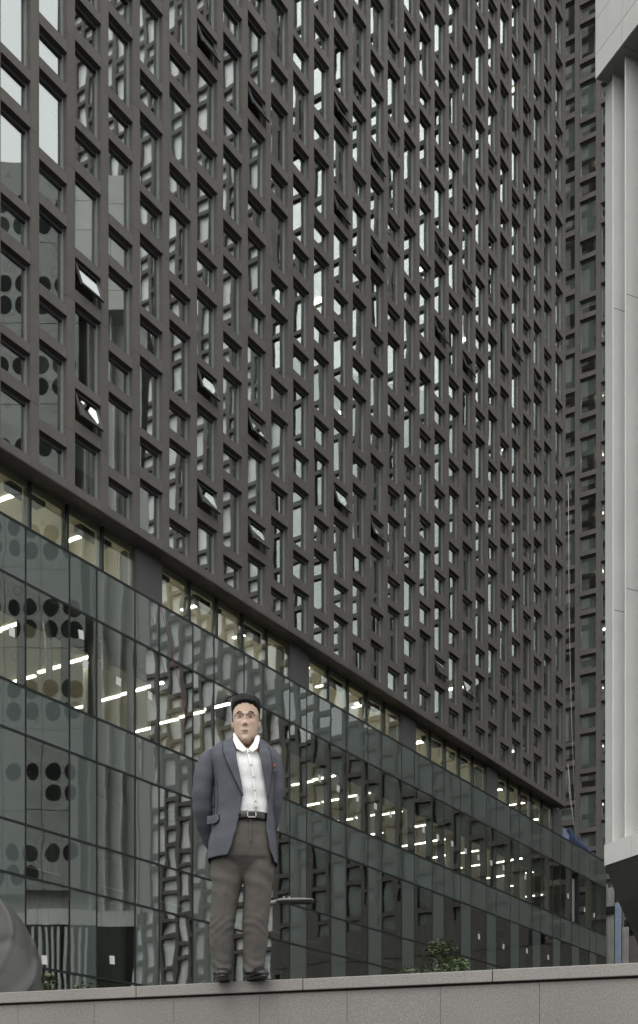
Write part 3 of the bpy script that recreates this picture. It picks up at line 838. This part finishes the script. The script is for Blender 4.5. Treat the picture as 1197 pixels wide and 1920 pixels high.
# shirt
rings = []
for k in range(31):
    z = mz(1548) + (mz(1416)-mz(1548))*k/30
    cx, rx, cyy, d = torso(z); t = k/30
    wob = .004*math.sin(z*61)*(1-t)
    rings.append([(x, y + .003*math.sin(x*120+z*35)*(1 if y < 0 else 0), z) for x, y, z in sring(cx, cyy, z, rx*.93, d*.93+wob, 48, PT)])
sh = MB().loft(rings).build('shirt', M['shirt'], man, fix=True)
mod(sh, 'SUBSURF', levels=1, render_levels=1)
patch('placket', [(464.5,1415),(468,1415),(480,1470),(484.5,1527),(480.5,1527),(476,1470)], M['shirt'], sh, .0005, .004)
for (u, v) in ((469,1424),(474,1448),(478.5,1470),(480.5,1494),(482,1514)): disc('shirt_button', u, v, .0045, M['whitesof'], sh, .008)
def flap(name, pts3, mat, parent, thick=.004):
    me = bpy.data.meshes.new(name); me.from_pydata(pts3, [], [tuple(range(len(pts3)))]); me.materials.append(mat); me.update()
    o = link(name, me, parent); mod(o, 'SOLIDIFY', thickness=thick, offset=0.0); return o
def q3(u, v, y): return (mx(u), y, mz(v))
flap('collar', [q3(437,1376,.0), q3(441,1379,-.050), q3(448,1393,-.095), q3(455,1404,-.110), q3(466,1418,-.126), q3(459,1423,-.133), q3(447,1417,-.134), q3(440,1398,-.090)], M['shirt'], sh)
flap('collar', [q3(488,1381,.0), q3(484,1383,-.048), q3(480,1390,-.080), q3(478,1402,-.104), q3(468,1418,-.126), q3(476,1423,-.134), q3(485,1417,-.136), q3(488,1399,-.092)], M['shirt'], sh)
MB().loft([sring(mx(462), .012+dy, z, rx, ry, 28, 2.1, R(-20), R(200)) for z, rx, ry, dy in ((mz(1402), .084, .074, .0), (mz(1390), .082, .068, .008), (mz(1376), .078, .060, .018))], closed=False, cap=False).build('collar_stand', M['shirt'], sh)
# belt and buckle
rings = []
for z in (mz(1546), mz(1544), mz(1533), mz(1531)):
    cx, rx, cyy, d = torso(z); g = .010 if z in (mz(1544), mz(1533)) else .006
    rings.append(sring(cx, cyy, z, rx*.93+g*.2, d*.93+g, 48, PT))
bl = MB().loft(rings).build('belt', M['belt'], man, fix=True)
bx, bz = mx(475), mz(1538.5); by = front_y(bx, bz, .010)
bk = MB(); w_, h_ = .028, .0215
for a in ((-w_,-w_+.006,-h_,h_),(w_-.006,w_,-h_,h_),(-w_,w_,-h_,-h_+.006),(-w_,w_,h_-.006,h_)): bk.box(bx+a[0], bx+a[1], by-.006, by, bz+a[2], bz+a[3])
bk.build('buckle', M['metal'], bl)

# trousers: pelvis and both legs fused into one cloth surface
def legloft(mb, ctrl, ph):
    c = catmull(ctrl, 12); rings = []
    for l, r, y, d, z in c:
        ring = []
        for k, (px, py, pz) in enumerate(sring((l+r)/2, y, z, (r-l)/2, d, 40, 2.2)):
            a = 2*math.pi*k/40; fr = max(0, -math.sin(a))
            knee = math.exp(-((z-mz(1738))/.055)**2); hem = math.exp(-((z-mz(1815))/.05)**2); hip = math.exp(-((z-mz(1650))/.08)**2)
            f = .0030*knee*math.sin((z+.55*(px-(l+r)/2)*(1 if ph else -1))*120+ph+2*math.sin(a*2+ph)) + .0034*hem*math.sin((z+.4*px)*95+2*ph+1.5*math.sin(a*3)) + .004*hip*math.sin(z*60+a*2+ph)
            cr = .007*math.exp(-((a-1.5*math.pi)/.16)**2)*(1-.7*knee)            # pressed crease
            ring.append((px + math.cos(a)*f, py + math.sin(a)*f - cr, pz))
        rings.append(ring)
    mb.loft(rings)
tr = MB()
tr.loft([sring((mx(a)+mx(b))/2, y, mz(v), (mx(b)-mx(a))/2, d, 36, 2.4) for a, b, y, d, v in ((399,511,.0,.120,1545),(396,514,.0,.130,1565),(394,517,.0,.132,1590),(395,517,.005,.126,1612),(402,512,.01,.10,1628),(414,499,.01,.07,1642),(425,490,.01,.04,1652))])
legloft(tr, [(mx(395), mx(459), .005, .098, mz(1600)), (mx(395), mx(461), .005, .100, mz(1630)), (mx(396), mx(453), .0, .092, mz(1665)), (mx(396), mx(446), -.005, .082, mz(1700)), (mx(394), mx(441), -.01, .074, mz(1735)),
             (mx(393), mx(440), .0, .070, mz(1765)), (mx(396), mx(437.5), .01, .066, mz(1795)), (mx(398), mx(436.5), .012, .066, mz(1815)), (mx(400), mx(434), .012, .066, mz(1827))], 0.0)
legloft(tr, [(mx(458), mx(517), .005, .098, mz(1600)), (mx(457), mx(515), .005, .100, mz(1632)), (mx(457.5), mx(511), .0, .092, mz(1665)), (mx(458), mx(507), -.005, .082, mz(1700)), (mx(456), mx(504), -.01, .075, mz(1735)),
             (mx(456), mx(502), .0, .071, mz(1765)), (mx(455.5), mx(498), .01, .068, mz(1795)), (mx(455.5), mx(496), .012, .067, mz(1812)), (mx(457), mx(490), .012, .066, mz(1826))], 1.3)
tro = tr.build('trousers', M['trouser'], man, fix=True)
mod(tro, 'REMESH', mode='VOXEL', voxel_size=.006, use_smooth_shade=True); mod(tro, 'SMOOTH', factor=.6, iterations=6)
dt = bpy.data.textures.new('cloth_folds', 'CLOUDS'); dt.noise_scale = .075; dt.noise_depth = 1
mod(tro, 'DISPLACE', texture=dt, strength=.008, mid_level=.5, texture_coords='LOCAL')
flap('fly', [q3(471,1547,-.128), q3(474,1547,-.129), q3(474,1587,-.139), q3(471,1590,-.139)], M['trouser'], tro)

# shoes
def shoe(u0, u1, yaw, v_top):
    cx = mx((u0+u1)/2); r = None
    prof = [(.13,.034,.060,.0),(.10,.040,.075,.0),(.04,.041,.085,.0),(-.02,.042,.078,.0),(-.07,.046,.060,.0),(-.11,.046,.047,.0),(-.145,.036,.038,.0),(-.163,.018,.028,.0)]
    rings = []
    for y, w, h, _ in prof:
        rg = []
        for k in range(20):
            a = 2*math.pi*k/20; c, s_ = math.cos(a), math.sin(a)
            zz_ = h*.5 + h*.5*math.copysign(abs(s_)**.7, s_); x = w*math.copysign(abs(c)**.8, c)*(1 if s_ < .2 else 1-.25*(s_-.2))
            xx = x*math.cos(yaw) - y*math.sin(yaw); yy = x*math.sin(yaw) + y*math.cos(yaw)
            rg.append((cx+xx, yy+.02, zz_+.012))
        rings.append(rg)
    o = MB().loft(rings).build('shoe', M['belt'], man, fix=True); mod(o, 'SUBSURF', levels=1, render_levels=2)
    sl = MB()
    rg = lambda z: [(cx + (sx*math.cos(yaw)-sy*math.sin(yaw)), sx*math.sin(yaw)+sy*math.cos(yaw)+.02, z) for sx, sy in
                    [(.047*math.cos(t*math.pi/10)*(1-.18*max(0,math.sin(t*math.pi/10))), .152*math.sin(t*math.pi/10)-.017) for t in range(20)]]
    sl.loft([rg(.002), rg(.014)]).build('sole', M['belt'], o, fix=True)
    by_ = -.055; bb = MB()
    pts = [(-.022,by_,.078),(-.010,by_-.004,.084),(0,by_-.004,.085),(.010,by_-.004,.084),(.022,by_,.078)]
    pts = [(cx + px*math.cos(yaw)-py*math.sin(yaw), px*math.sin(yaw)+py*math.cos(yaw)+.02, pz) for px, py, pz in pts]
    bb.tube(pts, .004, 6).build('shoe_bit', M['metal'], o)
shoe(399, 437, R(3), 1816); shoe(459, 500, R(24), 1822)

# body: head, neck, trunk, arms with hands, legs, fused into one skin
HC = mx(462); HY = -.02
ZCH, ZTP = mz(1391)-.036, mz(1310)
HH = ZTP - ZCH
HP = sorted([(0.0,.026,-.080,-.010), (.05,.041,-.092,.000), (.13,.058,-.094,.02), (.22,.067,-.093,.05), (.33,.073,-.092,.075), (.45,.078,-.091,.088), (.55,.080,-.091,.094), (.66,.080,-.090,.096), (.78,.077,-.084,.094), (.88,.066,-.066,.084), (.95,.047,-.042,.062), (1.0,.012,-.008,.020)])
def head_ring(t, n=48, grow=0.0):
    hw, yf, yb = lerp_table(HP, t); z = ZCH + t*HH; out = []
    for k in range(n):
        a = 2*math.pi*k/n; c, s_ = math.cos(a), math.sin(a)
        x = (hw+grow)*math.copysign(abs(c)**.92, c)
        y = ((yf-grow) if s_ < 0 else (yb+grow))*abs(s_)**.92 if True else 0
        if s_ < 0:
            ax = abs(x)
            g = lambda x0, sx, t0, st: math.exp(-((x-x0)/sx)**2 - ((t-t0)/st)**2)
            y -= .024*g(0,.011,.37,.045) + .013*g(0,.009,.47,.07) + .008*g(.012,.009,.355,.025) + .008*g(-.012,.009,.355,.025)     # nose
            y += .011*g(.032,.016,.505,.035) + .011*g(-.032,.016,.505,.035)                                                        # eye hollows
            y -= .006*g(.030,.022,.575,.028) + .006*g(-.030,.022,.575,.028)                                                        # brow
            y -= .007*g(.044,.018,.41,.06) + .007*g(-.044,.018,.41,.06)                                                            # cheeks
            y -= .007*g(0,.022,.245,.018) + .007*g(0,.019,.195,.018); y += .006*g(0,.02,.145,.02); y -= .006*g(0,.018,.07,.04)     # lips, chin
        out.append((HC + x, HY + y, z))
    return out
bd = MB()
bd.loft([head_ring(t/44) for t in range(45)])
bd.loft([sring(mx(462), y, z, rx, ry, 24, 2.1) for z, rx, ry, y in ((mz(1425), .085, .06, .03), (mz(1405), .063, .058, .025), (mz(1388), .057, .056, .016), (mz(1370), .055, .058, .012), (mz(1350), .05, .05, .01))])
bd.loft([sring(*[torso(z)[0], torso(z)[2], z, torso(z)[1]*.80, torso(z)[3]*.80, 24, 2.2]) for z in (mz(1600), mz(1560), mz(1520), mz(1470), mz(1430), mz(1408))])
for sgn in (-1, 1):                               # ears
    ex = HC + sgn*.0785; bd.loft([[(ex + sgn*dx, HY+.012+ry*math.cos(t*math.pi/6), ZCH+.44*HH+rz_*math.sin(t*math.pi/6)) for t in range(12)] for dx, ry, rz_ in ((-.012,.010,.018),(.003,.014,.025),(.009,.015,.027),(.012,.011,.022))])
for c in SLV:                                     # arms inside the sleeves
    c2 = [(x, y, z, r*.62) for x, y, z, r in c]; cc = catmull(c2, 4)
    bd.tube([q[:3] for q in cc], [q[3] for q in cc], 12)
# clasped hands behind the back
for (wx, wy, wz), dirx in ((SLV[0][-1][:3], 1), (SLV[1][-1][:3], -1)):
    up = .012 if dirx > 0 else -.014
    palm = [(wx, wy, wz), (wx+dirx*.03, wy+.012, wz-.012), (wx+dirx*.06, wy+.018, wz-.022+up), (wx+dirx*.085, wy+.018, wz-.03+up)]
    rings = []
    for (px, py, pz), (a, b) in zip(palm, ((.022,.026),(.018,.034),(.016,.041),(.014,.040))):
        rings.append([(px, py + a*math.cos(t*math.pi/6), pz + b*math.sin(t*math.pi/6)) for t in range(12)])
    bd.loft(rings)
    for f_, (dz, ln) in enumerate(((.030,.040),(.011,.046),(-.009,.043),(-.027,.034))):
        b0 = Vector((wx+dirx*.080, wy+.018, wz-.03+up+dz)); seg = ln*.55
        bd.tube([b0, b0+Vector((dirx*seg*.9, .004, -.006)), b0+Vector((dirx*seg*1.55, -.010, -.016)), b0+Vector((dirx*seg*1.7, -.028, -.024))], [.0095,.0092,.0086,.0075], 8)
    b0 = Vector((wx+dirx*.028, wy+.016, wz+.012)); bd.tube([b0, b0+Vector((dirx*.022, .016, .022)), b0+Vector((dirx*.046, .020, .026)), b0+Vector((dirx*.064, .014, .020))], [.012,.011,.010,.008], 8)
for a, b in ((397,437),(458,498)):                # legs inside the trousers
    xm = (mx(a)+mx(b))/2
    bd.tube([(xm+(.03 if a < 450 else -.01), .0, mz(1590)), (xm+.01, 0, mz(1700)), (xm, .0, mz(1760)), (xm, .015, mz(1815)), (xm, .01, .05)], [.075,.055,.045,.036,.034], 14)
body = bd.build('body', M['skin'], man, fix=True)
mod(body, 'REMESH', mode='VOXEL', voxel_size=.0045, use_smooth_shade=True); mod(body, 'SMOOTH', factor=.5, iterations=2)
# face details
def face_y(x, t):
    rr = head_ring(t, 96); best = min((q for q in rr if q[1] < HY), key=lambda q: abs(q[0]-HC-x)); return best[1]
def fpt(x, t, off): return (HC+x, face_y(x, t)-off, ZCH+t*HH)
for sgn in (-1, 1):
    MB().tube([fpt(sgn*.020, .590, .000), fpt(sgn*.032, .606, .001), fpt(sgn*.044, .603, .001), fpt(sgn*.053, .588, .000)], [.0032,.0048,.0044,.0022], 6).build('eyebrow', M['hair'], body)
    MB().tube([fpt(sgn*.020, .500, -.001), fpt(sgn*.028, .510, .0005), fpt(sgn*.037, .510, .0005), fpt(sgn*.045, .503, -.001)], [.0018,.0034,.0034,.0018], 6).build('eye', M['eye'], body)
MB().tube([fpt(-.024, .222, -.001), fpt(-.012, .229, .001), fpt(0, .226, .0015), fpt(.012, .229, .001), fpt(.024, .222, -.001)], [.0010,.0022,.0020,.0022,.0010], 8).build('upper_lip', M['lip'], body)
MB().tube([fpt(-.019, .210, -.001), fpt(-.008, .204, .001), fpt(.008, .204, .001), fpt(.019, .210, -.001)], [.0010,.0026,.0026,.0010], 8).build('lower_lip', M['lip'], body)
for sgn in (-1, 1): MB().tube([fpt(sgn*.008, .338, .000), fpt(sgn*.012, .338, .0005)], [.0028,.0022], 6).build('nostril', M['eye'], body)
# glasses
gls = MB()
yg = face_y(0, .50) - .002
for sgn in (-1, 1):
    zc = ZCH + .505*HH; cxg = HC + sgn*.034
    lens = [(cxg + .0255*math.copysign(abs(math.cos(t*math.pi/10))**.6, math.cos(t*math.pi/10)), HY-.103+.012*abs(cxg+0-HC)/.034*0 + .010*((cxg+.0255*math.cos(t*math.pi/10)-HC)/.06)**2, zc + .0155*math.copysign(abs(math.sin(t*math.pi/10))**.6, math.sin(t*math.pi/10))) for t in range(20)]
    top = [p for p in lens if p[2] >= zc-.004]
    top.sort(key=lambda p: p[0]); gls.tube(top, .0022, 6)
    bot = [p for p in lens if p[2] < zc-.002]; bot.sort(key=lambda p: p[0]); gls.tube(bot, .0010, 5)
    gls.tube([(HC+sgn*.060, HY-.092, zc+.006), (HC+sgn*.078, HY-.078, zc+.006), (HC+sgn*.085, HY+.005, zc+.002)], .0016, 6)
gls.tube([(HC-.0085, HY-.104, zc+.006), (HC, HY-.112, zc+.009), (HC+.0085, HY-.104, zc+.006)], .0014, 6)
tag(gls.build('glasses', M['metal'], man)); 
bpy.data.objects['glasses'].data.materials[0] = surf('gunmetal', (.05,.045,.042), .35, .05, 9, .5, metal=.5)
# hair: swept cap, close at the sides
hr = []
for k in range(26):
    t = .46 + .54*k/25
    ring = []
    base = head_ring(min(1, t), 64, 0.0)
    vol = .004 + .014*max(0, min(1, (t-.62)/.22))
    for q in base:
        x, y, z = q[0]-HC, q[1]-HY, q[2]
        a = math.atan2(y, x); front = max(0, -math.sin(a))
        line = .765 - .13*abs(math.cos(a))**3 if True else 0           # hairline height at the front
        inside = front > .30 and t < line
        sc = 1 + (vol + .0035*math.sin(a*17+t*20)+.0030*math.sin(a*29-t*31)) / max(.03, math.hypot(x, y)) if not inside else 1 - .012/max(.03, math.hypot(x, y))
        if front > .05 and front <= .30 and t < .60: sc = 1 - .006/max(.03, math.hypot(x, y))
        ring.append((HC + x*sc, HY + y*sc + .004*(t-.5), z + (.016 if t > .72 else .016*max(0, (t-.60)/.12))*(1 if not inside else 0) + .005*math.sin(a*3+1)*(t > .9)))
    hr.append(ring)
ho = MB().loft(hr).build('hair', M['hair'], man, fix=True); mod(ho, 'SUBSURF', levels=1, render_levels=1)

# ------------------------------------------------------------------ street lamp behind the man
M['lampgrey'] = surf('lamp_grey_paint', (.16,.155,.145), .45, .06, 6, .4)
LY = 18.0
lp = unproj(480, 1690, LY)
sl_ = thing('street_lamp', 'flat grey street lamp head on an arm behind the man, against the glass', 'street lamp', (lp.x, LY, TZ))
hz = lp.z - TZ
MB().tube([(0,0,0),(0,0,.6),(0,0,hz-.25)], [.075,.06,.045], 14).build('pole', M['lampgrey'], sl_, fix=True)
MB().tube([(0,0,hz-.27),(.03,0,hz-.10),(.12,0,hz-.045),(.30,0,hz-.01),(.34,0,hz)], [.045,.042,.04,.036,.034], 12).build('arm', M['lampgrey'], sl_, fix=True)
hd = MB(); rings = []
for x, w, h in ((.30,.05,.035),(.36,.10,.05),(.45,.13,.055),(.72,.15,.05),(.84,.14,.035),(.87,.10,.02)):
    rings.append(sring(0, 0, 0, w, h/2, 16, 4))
    rings[-1] = [(x, px, hz+.006+py) for px, py, _ in rings[-1]]
hd.loft(rings); h_o = hd.build('lamp_head', M['lampgrey'], sl_, fix=True)
MB().box(.52, .82, -.11, .11, hz-.026, hz-.018).build('lens', M['mull'], h_o)
MB().tube([(.42,0,hz+.02),(.42,0,hz+.075)], .008, 6).build('sensor', M['metal'], h_o)
MB().tube([(.50,0,hz+.02),(.50,0,hz+.075)], .008, 6).build('sensor', M['metal'], h_o)

# ------------------------------------------------------------------ covered mound at the left
M['tarp'] = surf('grey_tarpaulin', (.062,.060,.055), .38, .06, 2, .45, bump=.012, bscale=3.0, stretch=(1,1,1.4))
TY = 11.0
tc = unproj(-42, 1900, TY)
rings = []; 
Hm = (VH-1672)/FPX*TY + CZ - TZ
rm = (82+42)/FPX*TY
for k in range(60):
    t = k/59; z = Hm*t
    base = rm*(1.0 - .02*t) if t < .45 else rm*math.sqrt(max(0, 1-((t-.45)/.55)**2.1))*.99
    ring = []
    for j in range(144):
        a = 2*math.pi*j/144
        rid = lambda q, w: math.exp(-(((q+.5) % 1.0 - .5)/w)**2)
        fold = .012*math.sin(5*a+4*t) + .055*rid(2.2*t+.55*math.sin(a*1.5+.6)+.12*a, .07) - .050*rid(3.1*t-.35*a+.4*math.sin(2*a), .06) + .040*rid(1.6*a-.9*t+.5*math.sin(5*t), .06)*t
        ring.append(((base*(1+fold))*math.cos(a), (base*(1+fold))*math.sin(a), z + .012*math.sin(4*a+t*9)))
    rings.append(ring)
td = MB().loft(rings).build('covered_mound', M['tarp'], fix=True); td.location = (tc.x, TY, TZ); mod(td, 'SUBSURF', levels=1, render_levels=1)
tag(td, 'rounded bulk under a creased grey tarpaulin behind the wall', 'covered object')

# ------------------------------------------------------------------ small trees behind the wall
M['leaf'] = surf('leaf_green', (.060,.085,.030), .55, .45, 3.0, .4)
M['bark'] = surf('bark', (.07,.055,.04), .9, .2, 8, .2)
def tree(name, u, v_top, y, w, h, nleaf, label, leaf=.05, lobes=7, seed=1):
    rg = random.Random(seed); p = unproj(u, v_top, y); base = Vector((p.x, y, TZ)); H = p.z - TZ
    root = thing(name, label, 'tree' if 'tree' in name else 'shrub', base, 0, 'small plants behind the wall' if False else None)
    tk = MB(); tk.tube([(0,0,0),(.02,.01,H*.35),(-.01,.02,H*.6),(.01,.0,H*.85)], [.035,.028,.020,.008], 8)
    cents = []
    for k in range(lobes):
        a = 2*math.pi*k/lobes + rg.uniform(-.4,.4); rr = rg.uniform(.35,.9)*w; zc = H - h*rg.uniform(.25,.95)
        c = Vector((rr*math.cos(a), rr*math.sin(a)*.8, zc)); cents.append((c, rg.uniform(.30,.48)*w))
        tk.tube([(0,0.01,zc-h*.35), tuple(c*.5+Vector((0,0,(zc-h*.2)*.5))), tuple(c)], [.012,.008,.004], 6)
    cents.append((Vector((.03*w,0,H-.22*h)), .34*w)); cents.append((Vector((0,0,H-.6*h)), .5*w))
    tk.build('trunk', M['bark'], root, fix=True)
    lf = MB()
    for k in range(nleaf):
        c, r = rg.choice(cents)
        d = Vector((rg.gauss(0,1), rg.gauss(0,1), rg.gauss(0,.8))).normalized()*r*rg.uniform(.45,1.08)
        q = c + d; L = leaf*rg.uniform(.7,1.4)
        e = Euler((rg.uniform(-.9,.9), rg.uniform(-.7,.7), rg.uniform(0,6.28)))
        m3 = e.to_matrix()
        pts = [m3 @ Vector(v) for v in ((0,-L*.5,0),(L*.30,-.05*L,.06*L),(0,L*.5,-.08*L),(-L*.30,-.05*L,.06*L))]
        lf.quad(*[q+x for x in pts])
    lf.build('crown', M['leaf'], root)
    return root
tree('young_tree', 818, 1752, 15.0, .40, .85, 1500, 'young leafy green tree rising above the wall beside the man', .055, 9, 3)
tree('leafy_shrub', 92, 1812, 12.5, .16, .5, 240, 'narrow green shrub beside the grey tarpaulin', .055, 5, 5)
tree('low_shrub', 152, 1840, 12.5, .24, .40, 380, 'low spreading green shrub just above the wall by the glass', .05, 7, 9)

# ------------------------------------------------------------------ ropes, ducts, tarps and site bits
M['rope'] = surf('pale_rope', (.55,.53,.48), .8, .1, 9, .2)
M['redrope'] = surf('red_rope', (.30,.06,.05), .8, .1, 9, .2)
M['foil'] = surf('silver_foil', (.62,.61,.57), .35, .15, 14, .5, metal=.15)
def rope(pts, r, name, label, mat):
    o = MB().tube([unproj(u, v, y) for u, v, y in pts], r, 6).build(name, M[mat], None, fix=True)
    return tag(o, label, 'rope')
rope([(1066,905,63.5),(1067.5,1150,63.6),(1072,1350,63.7),(1081,1582,63.8)], .014, 'long_rope', 'pale rope hanging down past the tower corner to the podium roof', 'rope')
rope([(1065,1433,63.2),(1072,1510,63.3),(1080,1576,63.4)], .014, 'slanting_rope', 'short pale rope slanting from the tower corner to the podium roof', 'rope')
rope([(1066.5,1475,62.8),(1070,1505,62.8),(1078,1560,62.8)], .011, 'thin_rope', 'thin pale rope tied beside the slanting rope at the tower corner', 'rope')
pr = [(300,1141),(306,1152),(318,1205),(330,1255),(342,1310),(350,1345)]
rope([(u, v, s_at(u, -.22)/LEN) for u, v in pr], .011, 'red_rope', 'thin red rope trailing down the podium glass', 'redrope')
for (u0, v0, u1, v1, lab) in ((78,1155,92,1270,'long silver flexible duct hanging from the podium ceiling'),(192,1198,198,1258,'short silver flexible duct hanging from the podium ceiling')):
    dd = 1.0
    def ip(u, v):
        y = s_at(u, dd)/LEN + dd*INW.y*0; y = s_at(u, dd)/LEN; return unproj(u, v, y)
    ctrl = [ip(u0-4, v0-2), ip(u0+6, v0+6), ip(u0+12 if u1-u0 > 8 else u0+5, v0+(v1-v0)*.3), ip(u1, v0+(v1-v0)*.65), ip(u1+1, v1)]
    c = catmull([tuple(q) for q in ctrl], 12)
    o = MB().tube(c, [.105*(1+.05*(k % 2)) for k in range(len(c))], 12).build('flexible_duct', M['foil'], None, fix=True); tag(o, lab, 'duct', None)
M['bluetarp'] = surf('blue_tarpaulin', (.045,.065,.14), .5, .2, 3, .4)
M['paleblue'] = surf('pale_blue_sheet', (.30,.36,.47), .5, .1, 3, .4)
sa, sb = s_at(1070, .3), s_at(1122, .3)
rings = []
for k in range(25):
    t = k/24; s_ = sa + (sb-sa)*t; hh = .75*(1-t) + .18 + .05*math.sin(k*1.7)
    pf = [(.35, 15.95), (.25, 16.3+hh*.5), (.40, 16.3+hh), (.75, 16.3+hh*.9), (1.2, 16.2+hh*.4), (1.2, 15.95)]
    rings.append([fac(s_, d+.03*math.sin(k*2.1+d*5), z) for d, z in pf])
o = MB().loft(rings, smooth=False).build('blue_tarpaulin', M['bluetarp'], None, fix=True); tag(o, 'dark blue tarpaulin heaped along the podium roof edge below the tower corner', 'tarpaulin')
rings = []
sa, sb = s_at(1047, .6), s_at(1066, .6)
for k in range(9):
    t = k/8; s_ = sa + (sb-sa)*t; hh = .95*(1-.5*t)
    rings.append([fac(s_, d, z) for d, z in ((.5,15.95),(.45,16.2+hh),(.62,16.2+hh*1.02),(.75,15.95))])
o = MB().loft(rings, smooth=False).build('pale_blue_sheet', M['paleblue'], None, fix=True); tag(o, 'pale blue sheet standing at the foot of the last dark column', 'sheet')
# unfinished frame and hoarding past the podium's end
h0 = unproj(1150, 1770, 72.0)
hb = thing('site_hoarding', 'streaked grey boards with a blue strip beside the end of the glass podium', 'hoarding', (h0.x, h0.y, TZ), math.atan2(XW.y, XW.x))
M['board'] = surf('streaked_board', (.34,.34,.32), .8, .18, 1.2, .2, streak=.5)
zt1 = unproj(1150, 1640, 72.0).z - TZ
for k in range(4):
    MB().box(-1.6+k*.42, -1.2+k*.42, 0, .06, 0, zt1 - k*.25).build('board', M['board'], hb)
MB().box(.12, .50, -.03, .05, 0, zt1-1.7).build('blue_strip', M['paleblue'], hb)
MB().box(.56, .95, -.02, .05, 0, zt1-3.2).build('board', M['board'], hb)
MB().box(-1.7, .1, -.14, -.01, zt1-2.3, zt1-1.9).build('rail', M['mull'], hb)
